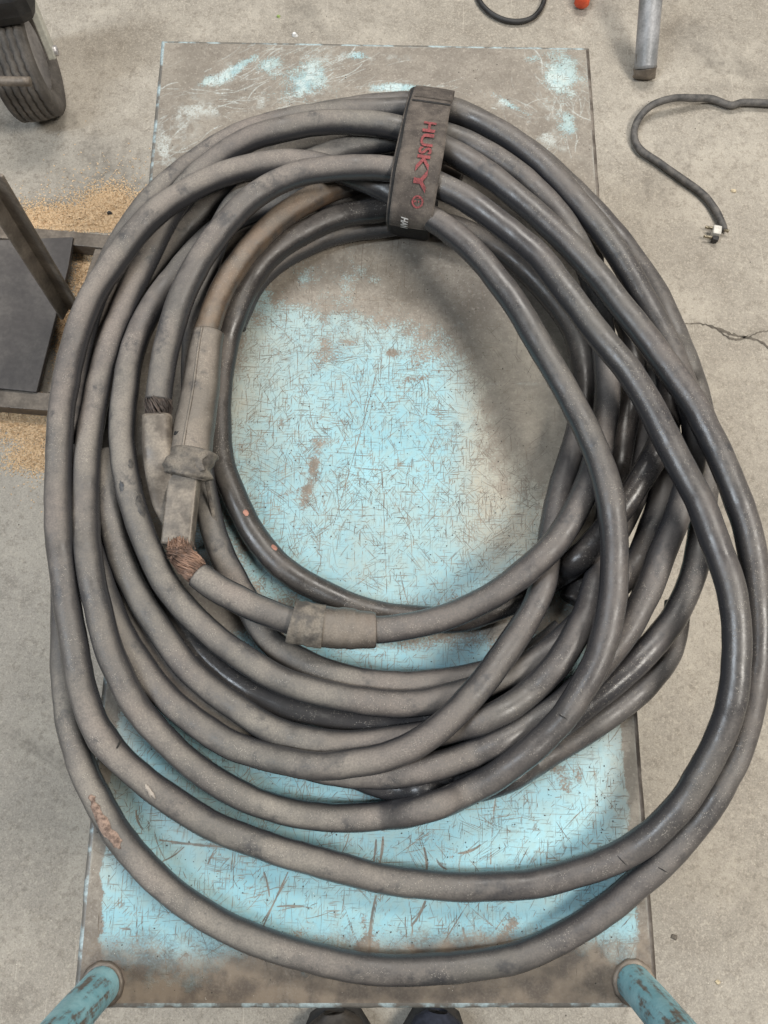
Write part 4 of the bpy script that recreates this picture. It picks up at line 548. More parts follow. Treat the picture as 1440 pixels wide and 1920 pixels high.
CURVES['K'] = [-2868,-448,147,-2847,-557,147,-2821,-683,148,-2787,-822,154,-2749,-960,161,-2708,-1092,166,-2662,-1222,174,-2613,-1347,179,-2561,-1468,176,-2501,-1588,174,-2437,-1705,172,-2368,-1819,171,-2295,-1930,169,-2219,-2040,168,-2140,-2145,168,-2058,-2246,170,-1973,-2341,173,-1886,-2430,178,-1796,-2515,181,-1701,-2598,185,-1600,-2676,190,-1495,-2748,195,-1389,-2812,198,-1280,-2870,199,-1169,-2922,199,-1056,-2968,199,-942,-3008,199,-825,-3044,196,-708,-3077,189,-592,-3108,178,-473,-3136,166,-351,-3160,155,-227,-3179,148,-101,-3193,147,27,-3201,147,156,-3203,147,285,-3198,147,415,-3187,147,543,-3169,147,671,-3142,147,797,-3106,147,910,-3068,147,977,-3045,147]
CURVES['W'] = [3568,-1833,25,3549,-1951,30,3521,-2080,39,3480,-2209,52,3424,-2330,69,3357,-2443,88,3282,-2548,107,3199,-2645,126,3110,-2734,142,3017,-2816,154,2918,-2892,163,2815,-2967,171,2708,-3040,179,2598,-3112,185,2490,-3182,182,2387,-3250,166,2283,-3317,151,2176,-3382,147,2070,-3446,147,1964,-3507,147,1858,-3567,147,1747,-3624,163,1621,-3682,246,1503,-3739,274,1397,-3795,211,1286,-3838,171,1169,-3868,151,1045,-3889,148,917,-3899,160,791,-3904,187,660,-3889,290,541,-3864,364,426,-3867,280,308,-3856,218,188,-3835,185,72,-3807,159,-39,-3772,148,-148,-3732,147,-260,-3688,147,-365,-3644,147,-429,-3615,147]
CURVES['Z'] = [3019,1978,188,3080,1859,178,3143,1726,166,3191,1584,157,3219,1440,157,3225,1284,176,3213,1121,210,3200,972,216,3190,836,189,3169,698,170,3130,550,183,3083,402,205,3036,255,227,2994,112,243,2962,-27,250,2935,-162,253,2903,-297,264,2881,-411,210,2864,-533,151,2828,-669,147,2785,-803,147,2738,-933,147,2688,-1059,147,2635,-1182,147,2580,-1303,147,2519,-1422,147,2456,-1540,147,2396,-1656,147,2333,-1771,147,2292,-1844,147]
GRP = 'welding cables in the coil on the cart'
PATHS = {}
def cable_path(k):
    if k in PATHS: return PATHS[k]
    return spline(np.array(CURVES[k]).reshape(-1,3)/10000.0, 4)
def dust_of(P, base=None):
    q = proj(P); d = 1.0-.52*sstep(q[:,0], 480, 1000)+.10*sstep(q[:,1], 1300, 1600)
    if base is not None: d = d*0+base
    return d
def tail_shade(k, n):
    # tails under the pile darkened to paint the black shade in the gaps
    f = np.linspace(0, 1, n)
    return 1-.85*sstep(f, *{'O': (.86,.90), 'W': (.50,.62), 'K': (.25,.5)}.get(k, (2,3)))
def jacket(k, parent, mat='rubber', base=None, name='jacket', trim=None):
    P = cable_path(k)
    n = len(P); rad = RC*(1+.012*np.sin(np.arange(n)*.11+hash_(k))+.012*np.sin(np.arange(n)*.047))
    wob = RNG.normal(0, 1, (n,3)); ker = np.exp(-np.linspace(-2.5,2.5,41)**2); ker /= ker.sum()
    wob = np.stack([np.convolve(wob[:,i], ker, 'same') for i in range(3)], 1); wob *= .00042/(wob.std()+1e-9)
    P = P+wob; rw = np.convolve(RNG.normal(0,1,n), ker, 'same'); rad = rad*(1+.007*rw/(rw.std()+1e-9))
    if k == 'A': qq = proj(P); rad = rad*(1+.09*np.exp(-((qq[:,0]-192)**2+(qq[:,1]-1388)**2)/420.0))
    PATHS[k] = P; V, F = tube_geo(P, rad, seg=26, jitter=.012)
    o = mobj(name, V.tolist(), F, M[mat], parent)
    attr_float(o, 'dust', np.repeat(np.clip(dust_of(P, base),0,1.2)*tail_shade(k, n), 26))
    return o, P
def hash_(k): return (ord(k[0])*7) % 11
def dusty(o, v=1.0): attr_float(o, 'dust', np.full(len(o.data.vertices), v)); return o
def wires(name, ends, n, wr, mat, parent, spread=.010, curl=.35, frac=(.75,1.05)):
    """bundle of fine strands between two points"""
    a, b = np.array(ends[0]), np.array(ends[1]); d = b-a; L = np.linalg.norm(d); d /= L
    s = np.cross(d, [0,0,1]); s /= np.linalg.norm(s); u = np.cross(s, d); geo = []
    for i in range(n):
        th = random.uniform(0, 6.28); rr = spread*math.sqrt(random.random()); tw = curl*random.uniform(.6,1.4)
        f = random.uniform(*frac); pts = []
        for t in np.linspace(0, 1, 7):
            an = th+tw*t*2; q = rr*(1+.25*math.sin(t*3.1)*random.uniform(.3,1.3))
            pts.append(a+d*(L*t*f)+s*q*math.cos(an)+u*q*math.sin(an))
        geo.append(tube_geo(pts, wr, seg=5))
    return mobj(name, *join_geo(geo), mat, parent)

# cable whose torn end and lug lie in the upper left: the long outer loops
cabA = empty('welding_cable', tuple(np.array(CURVES['A'][:3])/10000.0), 'dusty welding cable forming the big outer loops, its torn end showing dark bare wires', 'cable', GRP)
jacket('A', cabA)
PA = PATHS['A']; zA = PA[0][2]
e0 = PA[0]; l0 = np.array(at(296, 783, zA-.004))
wires('copper_strands', (PA[3], l0+ (l0-PA[3])*.12), 380, .00048, M['copper_dark'], cabA, .0126, .7)
def lug_geo(pts, widths, thick, seg=28, pw=3.0):
    P = spline(pts, 6); n = len(P)
    W_ = np.interp(np.linspace(0,1,n), np.linspace(0,1,len(widths)), widths); H_ = np.interp(np.linspace(0,1,n), np.linspace(0,1,len(thick)), thick)
    T = np.gradient(P, axis=0); T /= np.linalg.norm(T, axis=1)[:,None]; s = np.cross(T, [0,0,1.0]); s /= np.linalg.norm(s, axis=1)[:,None]; u = np.cross(s, T)
    a = np.linspace(0, 2*np.pi, seg, endpoint=False); ca, sa = np.cos(a), np.sin(a)
    ex = np.sign(ca)*np.abs(ca)**(2/pw); ey = np.sign(sa)*np.abs(sa)**(2/pw)
    V = (P[:,None]+s[:,None]*(W_[:,None]*ex)[...,None]+u[:,None]*(H_[:,None]*ey)[...,None]).reshape(-1,3)
    F = []
    for i in range(n-1):
        for j in range(seg): F.append((i*seg+j, i*seg+(j+1)%seg, (i+1)*seg+(j+1)%seg, (i+1)*seg+j))
    F += [tuple(range(seg-1,-1,-1)), tuple(range((n-1)*seg, n*seg))]
    return V.tolist(), F
zl = zA-.004
mobj('crimp_lug', *lug_geo([tuple(at(295,781,zl)), tuple(at(296,830,zl-.002)), tuple(at(300,872,zl-.006)), tuple(at(306,905,zl-.012)), tuple(at(315,940,zl-.018)), tuple(at(330,972,zl-.024)), tuple(at(338,984,zl-.026))],
     [.0160,.0165,.0165,.0168,.0172,.0160,.0075], [.0135,.0135,.0128,.010,.0065,.0048,.004]), M['lug'], cabA)

# spliced cable: copper, flat lug, long sleeve, rusty lead
cabB = empty('welding_cable', tuple(np.array(CURVES['B'][:3])/10000.0), 'spliced welding cable with bare copper, flat lug, long sleeve and taped boot', 'cable', GRP)
jacket('B', cabB); _, PC = jacket('C', cabB, 'rubber_rust')
PB = cable_path('B'); zB = PB[0][2]; zC = PC[0][2]
zs = zC+.004
sl = spline([tuple(at(391,622,zs)), tuple(at(384,665,zs)), tuple(at(375,740,zs+.001)), tuple(at(364,805,zs+.002)), tuple(at(357,850,zs+.002)), tuple(at(351,884,zs+.001))], 10)
n = len(sl); ra = np.interp(np.linspace(0,1,n), [0,.02,.1,.5,.85,1], [.0165,.0182,.0185,.0222,.0240,.0238])
V, F = tube_geo(sl, ra, seg=36, flat=(1.0,.82), jitter=.012)
slv = dusty(mobj('rubber_sleeve', V.tolist(), F, M['sleeve'], cabB))
# moulding ridge down the sleeve, two small holes
rp = np.array([sl[i]+np.array([-.004,0,0])+np.array([0,0,1])*ra[i]*.80 for i in range(1, n-6)])
dusty(mobj('ridge', *tube_geo(rp, .0016, seg=8), M['sleeve'], slv))
def disc_on(name, px, py, z, rx, ry, mat, parent, rot=0.0, h=.0008, tilt=0.0):
    c0 = at(px, py, z); V = []; k = 14
    for zz, q in ((0,1.0),(h,.8)):
        for i in range(k):
            a1 = 2*math.pi*i/k; x = rx*q*math.cos(a1)*(1+.12*math.sin(3*a1)); y = ry*q*math.sin(a1)
            V.append((c0.x+x*math.cos(rot)-y*math.sin(rot), c0.y+x*math.sin(rot)+y*math.cos(rot), c0.z+zz+tilt*x))
    F = [(i,(i+1)%k,k+(i+1)%k,k+i) for i in range(k)]+[tuple(range(k,2*k))]
    return mobj(name, V, F, mat, parent)
for hx, hy, dz in ((331,810,.0152),(325,846,.0128)): disc_on('hole', hx, hy, zs+dz, .0032, .0042, M['crackblack'], slv, -.5, .0012, .7)
# crumpled tape at the sleeve's mouth
tp = spline([tuple(at(359,848,zs+.001)), tuple(at(355,866,zs+.001)), tuple(at(350,886,zs)), tuple(at(348,895,zs-.001))], 8)
V, F = tube_geo(tp, np.interp(np.linspace(0,1,len(tp)), [0,.2,.5,.8,1], [.0252,.0268,.0262,.0275,.0240]), seg=40, flat=(1,.86), jitter=.075)
tpo = mobj('tape_wrap', V.tolist(), F, M['tape'], cabB)
for pts, wr in (([(318,862,.012),(306,868,.014),(300,880,.010)], .0016), ([(312,884,.004),(308,894,.002),(318,902,-.002)], .0012), ([(385,890,.004),(390,915,-.01),(396,948,-.022),(405,985,-.03)], .0010), ([(384,850,.019),(372,862,.0225),(378,884,.019)], .0022),([(345,858,.022),(350,872,.0235),(365,876,.022)], .0018)):
    tube('tape_flap', spline([tuple(at(x,y,zs+z)) for x,y,z in pts], 6), wr, M['tape'], tpo, seg=8, flat=(2.2,.5))
# flat lug
mobj('flat_lug', *lug_geo([tuple(at(349,880,zs-.002)), tuple(at(343,930,zs-.004)), tuple(at(338,975,zs-.006)), tuple(at(333,1022,zs-.008))],
     [.0162,.0165,.0166,.0164], [.0105,.0105,.0105,.0105], pw=9.0), M['lug'], cabB)
c1 = np.array(at(334,1018,zs-.007)); c2 = np.array(at(340,1050,zB+.001)); c3 = PB[2]
wires('copper_strands', (c1, c2), 420, .00048, M['copper'], cabB, .0115, 1.1, (.92,1.04))
wires('copper_strands', (c2+(c1-c2)*.3, c3), 460, .00050, M['copper'], cabB, .0118, .5, (.75,1.02))
for k in range(16):
    x = random.uniform(312,360); a0 = at(x, 1040, zs+.004); a1 = at(x+random.uniform(-6,6), 1015+random.uniform(-12,6), zs+.008); a2 = at(x+random.uniform(-10,10), 1030, zs+.012)
    tube('loose_wire', spline([tuple(a0),tuple(a1),tuple(a2)], 5), .00035, M['copper'], cabB, seg=5)
# taped boot on the splice
iB = [int(np.argmin(np.abs(proj(PB)[:,0]-x) + 1e4*(np.abs(proj(PB)[:,1]-1170)>60))) for x in (551, 600, 606, 704)]
seg1 = PB[iB[0]-1:iB[1]+2]; seg2 = PB[iB[1]-1:iB[3]+1]
V, F = tube_geo(spline(seg1, 2), RC*1.60, seg=36, flat=(1.0,.95), jitter=.02); mobj('tape_band', V.tolist(), F, M['tape'], cabB)
s2 = spline(seg2, 2)
V, F = tube_geo(s2, np.interp(np.linspace(0,1,len(s2)), [0,.3,.6,.9,.97,1], [.0222,.0222,.0218,.0198,.0190,.0178]), seg=36, flat=(1.0,.9), jitter=.018)
bo = dusty(mobj('splice_boot', V.tolist(), F, M['sleeve'], cabB), 1.0)

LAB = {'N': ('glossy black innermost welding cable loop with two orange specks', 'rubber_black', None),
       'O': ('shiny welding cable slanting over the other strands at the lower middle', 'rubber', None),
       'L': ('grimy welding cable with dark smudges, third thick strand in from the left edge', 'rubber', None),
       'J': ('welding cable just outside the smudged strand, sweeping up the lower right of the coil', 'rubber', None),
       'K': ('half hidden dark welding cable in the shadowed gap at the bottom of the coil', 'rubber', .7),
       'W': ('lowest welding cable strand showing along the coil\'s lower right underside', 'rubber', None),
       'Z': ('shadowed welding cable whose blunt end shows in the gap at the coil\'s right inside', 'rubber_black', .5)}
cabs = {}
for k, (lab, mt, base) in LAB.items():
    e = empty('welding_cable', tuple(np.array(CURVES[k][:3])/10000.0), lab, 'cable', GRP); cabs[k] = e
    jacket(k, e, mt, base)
# marks on the jackets
def on_cable(P, px, py, lift=.9):
    q = proj(P); i = int(np.argmin((q[:,0]-px)**2+(q[:,1]-py)**2 - 3e4*P[:,2])); return P[i]
def nearest(P, px, py, lo=0, hi=None):
    q = proj(P[lo:hi]); return lo+int(np.argmin((q[:,0]-px)**2+(q[:,1]-py)**2))
def surf_blob(name, P, px, py, length, wid, mat, parent, lift=.0006, rot=0.0, ntop=False, jag=.25):
    """small patch that hugs the cable where pixel (px,py) meets it"""
    i = nearest(P, px, py); c0 = P[i]; T = P[min(i+2,len(P)-1)]-P[max(i-2,0)]; T /= np.linalg.norm(T)
    s = np.cross(T, [0,0,1.0]); s /= np.linalg.norm(s); u = np.cross(s, T)
    # angle round the cable that projects onto the pixel
    best = min(np.linspace(-1.4,1.4,57), key=lambda a: np.hypot(*(proj(c0+(s*math.sin(a)+u*math.cos(a))*RC)-np.array([px,py]))))
    V = []; F = []; k = 18; rings = (0,.35,.7,1.0)
    for q in rings:
        for j in range(k):
            a = 2*math.pi*j/k; w_ = 1+jag*(random.random()-.5)*(q > .5)
            x = length*q*w_*math.cos(a); y = wid*q*w_*math.sin(a)
            xx = x*math.cos(rot)-y*math.sin(rot); yy = x*math.sin(rot)+y*math.cos(rot)
            t_ = best+yy/RC; ii = int(np.clip(i+round(xx/.0028), 1, len(P)-2))
            base = c0+T*xx
            V.append(base+(s*math.sin(t_)+u*math.cos(t_))*(RC*1.03+lift*(1.2-q*q)))
    for r_ in range(3):
        for j in range(k): F.append((r_*k+j, r_*k+(j+1)%k, (r_+1)*k+(j+1)%k, (r_+1)*k+j))
    return mobj(name, V, F, mat, parent)
PN = cable_path('N')
for x, y in ((464,968),(516,1030)): surf_blob('paint_speck', PN, x, y, .0042, .0030, M['speck'], cabs['N'])
for x, y, L, W_ in ((194,1545,.020,.0062),(178,1512,.006,.004),(214,1574,.010,.0055),(172,1496,.004,.003)): surf_blob('scorch_patch', PA, x, y, L, W_, M['scorch'], cabA, .0012, 0, jag=.5)
for x, y, L, W_, ro in ((205,1365,.0085,.0022,.25),(225,1396,.0075,.0012,1.2),(1056,1342,.0055,.0005,1.4),(1166,1614,.006,.0005,1.3),(1240,1632,.005,.0005,1.2),(178,1402,.004,.0016,.3)):
    surf_blob('cut', PA, x, y, L, W_, M['crackblack'], cabA, .0004, ro, jag=.8)
M['scuff'] = mat_simple('pale_scuff', (.22,.19,.16), (.42,.37,.32), 220)
surf_blob('pale_scuff', PA, 278, 1482, .007, .0028, M['scuff'], cabA, .0004, .3, jag=.9)
PL = cable_path('L'); M['smudge'] = mat_simple('dark_smudge', (.03,.03,.032), (.085,.078,.07), 190, (.3,.5))
for x, y, L, W_ in ((266,955,.012,.0055),(230,918,.006,.003),(244,880,.005,.003)): surf_blob('smudge', PL, x, y, L, W_, M['smudge'], cabs['L'], .0001, .2, jag=.6)

# ------------------------------------------------------------------ hook-and-loop strap
SA = np.array([0.066591, 0.405413, 0.0]); SU = np.array([-0.148990, -0.988839, 0.0]); SN = np.array([0.988839, -0.148990, 0.0])
HULL = np.array([[-0.0815, 0.0124], [-0.0809, 0.0113], [-0.079, 0.0103], [-0.077, 0.0097], [-0.0749, 0.0092], [-0.0728, 0.0091], [0.103, 0.0026], [0.1051, 0.0027], [0.1072, 0.0032], [0.1092, 0.0038], [0.1111, 0.0048], [0.1129, 0.0059], [0.1145, 0.0073], [0.1159, 0.0089], [0.117, 0.0107], [0.118, 0.0126], [0.1425, 0.0722], [0.1431, 0.0742], [0.1436, 0.0763], [0.1437, 0.0784], [0.1437, 0.0807], [0.1436, 0.0829], [0.1431, 0.0849], [0.1425, 0.0869], [0.1415, 0.0888], [0.1404, 0.0906], [0.139, 0.0922], [0.1374, 0.0936], [0.1144, 0.1126], [0.1126, 0.1138], [0.1107, 0.1147], [0.1087, 0.1154], [0.1066, 0.1158], [0.1045, 0.116], [0.0934, 0.1161], [0.0913, 0.1159], [0.0892, 0.1155], [0.0132, 0.0941], [0.0112, 0.0934], [-0.05, 0.0658], [-0.0519, 0.0649], [-0.0536, 0.0637], [-0.0588, 0.06], [-0.0604, 0.0586], [-0.0809, 0.0393], [-0.0815, 0.0382]])
def hull_loop(off):
    c_ = HULL.mean(0); P = HULL; n = len(P); out = []
    for i in range(n):
        t_ = P[(i+1)%n]-P[i-1]; nn = np.array([t_[1], -t_[0]]); nn /= np.linalg.norm(nn)+1e-9
        q = P[i]+nn*off; out.append((q[0], max(q[1], .0006+off*.3)))
    return np.array(out)
def resample(P, n, closed=True):
    Q = np.vstack([P, P[:1]]) if closed else P
    s = np.r_[0, np.cumsum(np.linalg.norm(np.diff(Q, axis=0), axis=1))]; t_ = np.linspace(0, s[-1], n, endpoint=not closed)
    return np.stack([np.interp(t_, s, Q[:,0]), np.interp(t_, s, Q[:,1])], 1)
def band(name, path, w0, w1, th, mat, parent, closed, wob=0.0, sg=1):
    """woven band: path in the (along, up) plane, from w0 to w1 across"""
    n = len(path); nw = 14; V = []; UV = []
    t_ = np.gradient(path, axis=0) if not closed else (np.roll(path,-1,0)-np.roll(path,1,0)); t_ /= np.linalg.norm(t_, axis=1)[:,None]+1e-9
    nn = sg*np.stack([t_[:,1], -t_[:,0]], 1); s = np.r_[0, np.cumsum(np.linalg.norm(np.diff(path, axis=0), axis=1))]
    for side in (1, 0):
        for i in range(n):
            for j in range(nw+1):
                q = w0+(w1-w0)*j/nw; q2 = q + wob*math.sin(s[i]*38)*.0007
                crown = .0006*(1-(2*j/nw-1)**4)*side
                p = path[i]+nn[i]*(th*side+crown)
                V.append(SA+SU*p[0]+SN*q2+np.array([0,0,p[1]])); UV.append((q, s[i], 0))
    F = []; W1 = nw+1; N1 = n*W1
    rng = range(n) if closed else range(n-1)
    for i in rng:
        i2 = (i+1) % n
        for j in range(nw):
            F.append((i*W1+j, i*W1+j+1, i2*W1+j+1, i2*W1+j)); F.append((N1+i*W1+j, N1+i2*W1+j, N1+i2*W1+j+1, N1+i*W1+j+1))
        F.append((i*W1, i2*W1, N1+i2*W1, N1+i*W1)); F.append((i*W1+nw, N1+i*W1+nw, N1+i2*W1+nw, i2*W1+nw))
    if not closed:
        for i in (0, n-1):
            for j in range(nw): F.append((i*W1+j, N1+i*W1+j, N1+i*W1+j+1, i*W1+j+1))
    o = mobj(name, V, F, mat, parent)
    at_ = o.data.attributes.new('weave', 'FLOAT_VECTOR', 'POINT'); at_.data.foreach_set('vector', np.array(UV, np.float32).ravel())
    return o, s
strap = empty('cable_strap', tuple(SA), 'dark woven hook-and-loop strap with red lettering cinching the top of the coil', 'strap')
loop = resample(hull_loop(.0003), 150)
band('inner_band', loop, -.0315, .0225, .0014, M['webbing'], strap, True)
band('hook_pile', resample(hull_loop(.0014), 150), -.0295, .0215, .0016, M['fuzz'], strap, True)
H2 = hull_loop(.0032)
order = H2[np.argsort(np.arctan2(H2[:,1]-.045, H2[:,0]-.02))[::-1]]
path = order[(order[:,1] > .012)]
gap = int(np.argmax(np.hypot(*(path-np.roll(path,1,0)).T) + 1e3*((path[:,0] < 0) & (np.roll(path,1,0)[:,0] > 0.05))))
path = np.roll(path, -gap, 0)
path = resample(path, 110, closed=False)
_s = np.linspace(0, 1, 110); path[:,1] -= .0016*np.sin(_s*31)*np.exp(-((_s-.5)/.25)**2)
outer, S_ = band('outer_band', path, -.0262, .0250, .0018, M['webbing'], strap, False, 1.0, -1)
def strap_point(s, q, lift):
    x = np.interp(s, S_, path[:,0]); z = np.interp(s, S_, path[:,1]); x2 = np.interp(s+.002, S_, path[:,0]); z2 = np.interp(s+.002, S_, path[:,1])
    t_ = np.array([x2-x, z2-z]); t_ /= np.linalg.norm(t_)+1e-9; nn = np.array([-t_[1], t_[0]])
    p = np.array([x, z])+nn*lift
    return SA+SU*p[0]+SN*q+np.array([0,0,p[1]])
ppx = np.array([proj(strap_point(s, 0, .003)) for s in S_])
def s_at(py): 
    i = np.arange(len(S_)); m = ppx[:,1]; top_i = int(np.argmin(m)); 
    return float(np.interp(py, m[top_i:int(np.argmax(m))+1], S_[top_i:int(np.argmax(m))+1]))
def lettering(body, y0, y1, q0, size, mat, shear=0.0, name='lettering'):
    cu = bpy.data.curves.new('lettering_curve', 'FONT'); cu.body = body; cu.size = 1.0; cu.shear = shear; cu.resolution_u = 3; cu.offset = .028
    tmp = bpy.data.objects.new('tmp', cu); col.objects.link(tmp); bpy.context.view_layer.update()
    me = bpy.data.meshes.new_from_object(tmp.evaluated_get(bpy.context.evaluated_depsgraph_get())); bpy.data.objects.remove(tmp)
    co = np.array([v.co[:] for v in me.vertices]); x0, x1 = co[:,0].min(), co[:,0].max(); h = .73
    s0, s1 = s_at(y0), s_at(y1)
    import bmesh
    bm = bmesh.new(); bm.from_mesh(me); bmesh.ops.triangulate(bm, faces=bm.faces[:])
    bmesh.ops.subdivide_edges(bm, edges=[e for e in bm.edges if e.calc_length() > .12], cuts=3)
    for v_ in bm.verts:
        s = s0+(v_.co.x-x0)/(x1-x0)*(s1-s0); q = q0+(v_.co.y/h)*size
        v_.co = Vector(strap_point(s, q, .0043).tolist())
    bm.to_mesh(me); bm.free(); me.name = name; me.materials.clear(); me.materials.append(mat)
    o = bpy.data.objects.new(name, me); col.objects.link(o); o.parent = outer; o.matrix_parent_inverse = Matrix.Identity(4)
    return o
def strap_patch(name, y0, y1, q0, q1, lift, mat):
    s0, s1 = s_at(y0), s_at(y1); V = []; F = []; n = 12
    for i in range(n+1):
        q = q0+(q1-q0)*i/n
        V += [strap_point(s0+.0004*math.sin(i*2.1), q, lift), strap_point(s1+.0004*math.sin(i*1.7), q, lift)]
        if i: F.append((2*i-2, 2*i-1, 2*i+1, 2*i))
    o = mobj(name, V, F, mat, outer); return o
strap_patch('stitch_line', 190, 193, -.0245, .0240, .0030, M['fuzz'])
strap_patch('stitch_line', 183, 184.5, -.0235, .0230, .0030, M['webbing'])
lettering('HUSKY', 230, 360, -.0035, .0150, M['red'])
lettering('®', 365, 390, -.0025, .0130, M['red'])
lettering('HAN', 408, 441, -.0125, .0085, M['white'], .25)

# ------------------------------------------------------------------ things on the floor
def fl(px, py, h=0.0): return at(px, py, ZF+h)
# welder cord with broken plug
cordp = [(1470,196,.012),(1440,194,.012),(1395,192,.012),(1370,197,.012),(1335,186,.013),(1300,184,.02),(1262,184,.028),(1222,198,.024),(1197,224,.016),(1189,252,.012),(1200,280,.012),(1240,308,.011),(1285,340,.011),(1320,366,.011),(1342,395,.011),(1355,422,.012),(1357,431,.013)]
crd = empty('power_cord', fl(1300,184), 'grey power cord curling across the floor to a small broken plug', 'cord')
tube('cable', spline([tuple(fl(x,y,h)) for x,y,h in cordp], 8),   .0075, M['cord'], crd, seg=16, jitter=.03)
pg = fl(1343,434,.012); rz = Matrix.Rotation(-.2, 3, 'Z')
plug = box('plug', pg, .017, .020, .016, M['plugwhite'], crd, rz, .002)
box('plug_base', fl(1340,449,.010), .013, .010, .014, M['black'], crd, rz, .002)
for x, y in ((1330,427),(1327,444)): box('blade', fl(x,y,.012), .017, .0035, .006, M['brass'], crd, rz, .0005)
box('blade', fl(1360,431,.012), .016, .004, .006, M['brass'], crd, Matrix.Rotation(-.5,3,'Z'), .0005)
# thin black cable loop at the top edge
tube('loop_cable', spline([tuple(fl(x,y,.008)) for x,y in ((880,-40),(892,-14),(903,8),(922,26),(948,38),(976,40),(1000,32),(1016,12),(1022,-12),(1018,-40))], 8), .0056, M['black'], None, seg=14)
tag(bpy.context.scene.objects['loop_cable'], 'thin black cable curving down from the top edge of the picture', 'cable')
# orange tool end
og = empty('orange_handle', fl(1090,-6), 'bright orange plastic tool end at the top edge beside the steel pipe', 'tool')
V, F = tube_geo(spline([tuple(fl(1096,-60,.03)), tuple(fl(1095,-30,.026)), tuple(fl(1093,-8,.022)), tuple(fl(1091,4,.020)), tuple(fl(1090,9,.019))], 6), np.interp(np.linspace(0,1,25), [0,.5,.85,1], [.017,.017,.0165,.010]), seg=22, jitter=.01)
mobj('grip', V.tolist(), F, M['orange'], og)
V, F = tube_geo(spline([tuple(fl(1095.5,-26,.026)), tuple(fl(1095,-18,.025))], 4), .0182, seg=22); mobj('collar', V.tolist(), F, M['orange'], og)
# steel pipe leg with cut foot
pp = empty('pipe_leg', fl(1212,132), 'scuffed grey steel pipe leg with flattened foot resting on the floor at upper right', 'pipe')
a0 = np.array(fl(1210,128,.028)); a1 = np.array(at(1226,-70,ZF+.16)); 
P = np.linspace(a0, a1, 30); V, F = tube_geo(P, .0235, seg=32, jitter=.006, up=(0,.3,1)); mobj('tube', V.tolist(), F, M['galv'], pp)
fp = spline([tuple(fl(1207,146,.008)), tuple(fl(1209,138,.016)), tuple(fl(1210,126,.026))], 6)
V, F = tube_geo(fp, np.linspace(.0245,.0245,len(fp)), seg=32, jitter=.02, flat=(1.02, np.linspace(.35,1.02,len(fp)))); mobj('foot', V.tolist(), F, M['steel'], pp)
for x, y, L in ((1196,100,.03),(1222,60,.05),(1217,110,.02)):
    i = 0; c0 = at(x, y, ZF+.075-(y-60)*.0006); 
    mobj('rust_streak', *tube_geo(np.linspace(np.array(c0)-[0,L/2,0.012], np.array(c0)+[0,L/2,.012], 6), [.0006,.002,.003,.0025,.0015,.0005], seg=8, flat=(1,.5)), M['crackfill'], pp)
# caster of another cart, upper left
wc = np.array(at(40, 108, ZF+.118)); yaw = .22
ax = np.array([math.cos(yaw), math.sin(yaw), .04]); ax /= np.linalg.norm(ax); fw = np.array([-ax[1], ax[0], 0]); fw /= np.linalg.norm(fw); upv = np.cross(ax, fw)
whl = empty('caster_wheel', (wc[0], wc[1], ZF), 'ribbed black pneumatic caster wheel with grey fork at the upper left corner', 'wheel')
def rev(prof, seg=72, wav=0.0):
    V = []; F = []; m = len(prof)
    for i in range(seg):
        a = 2*math.pi*i/seg; d = fw*math.cos(a)+upv*math.sin(a)
        for k,(x, r_) in enumerate(prof): V.append(wc+ax*(x+wav*math.sin(a*36)*(abs(x)<.036))+d*r_)
        for k in range(m-1): F.append((i*m+k, ((i+1)%seg)*m+k, ((i+1)%seg)*m+k+1, i*m+k+1))
    return V, F
RW, HWD = .116, .046
prof = [(-HWD*.62,.062),(-HWD*.95,.080),(-HWD,.097),(-HWD*.93,.108)]
for g in np.linspace(-.034,.034,6):
    prof += [(g-.0052,RW-.0045-abs(g)*.10),(g-.0040,RW-abs(g)*.10),(g+.0040,RW-abs(g)*.10),(g+.0052,RW-.0045-abs(g)*.10)]
prof += [(HWD*.93,.108),(HWD,.097),(HWD*.95,.080),(HWD*.62,.062)]
tyre = mobj('tyre', *rev(prof, 144, .0011), M['tyre'], whl)
mobj('rim', *rev([(-.03,.02),(-.026,.045),(-.03,.063),(-.024,.065),(.024,.065),(.032,.064),(.022,.045),(.026,.02),(.026,.001)]), M['rim'], whl)
pf = wc+ax*.060
fork = beam('fork', pf+upv*-.012+fw*-.002, pf+upv*.135+fw*.075, .032, .014, M['zinc'], whl, up=Vector(ax.tolist()))
pf2 = wc-ax*.060
beam('fork', pf2+upv*-.012, pf2+upv*.10+fw*.028, .034, .005, M['zinc'], whl, up=Vector(ax.tolist()))
mobj('axle_bolt', *tube_geo(np.linspace(pf, pf+ax*.014, 4), .0095, seg=6, up=(0,.2,1)), M['rim'], whl)
hs = box('housing', tuple(at(-8, -22, ZF+.27)), .125, .11, .09, M['black'], whl, Matrix.Rotation(yaw,3,'Z'), .03)
# round bar sticking in from the left edge
rb = tube('steel_rod', np.linspace(np.array(at(-90,150,-.30)), np.array(at(57,153,-.30)), 12), .0083, M['steel'], None, seg=24, up=(0,.2,1))
tag(rb, 'grey round steel rod end poking in from the left edge below the wheel', 'rod')
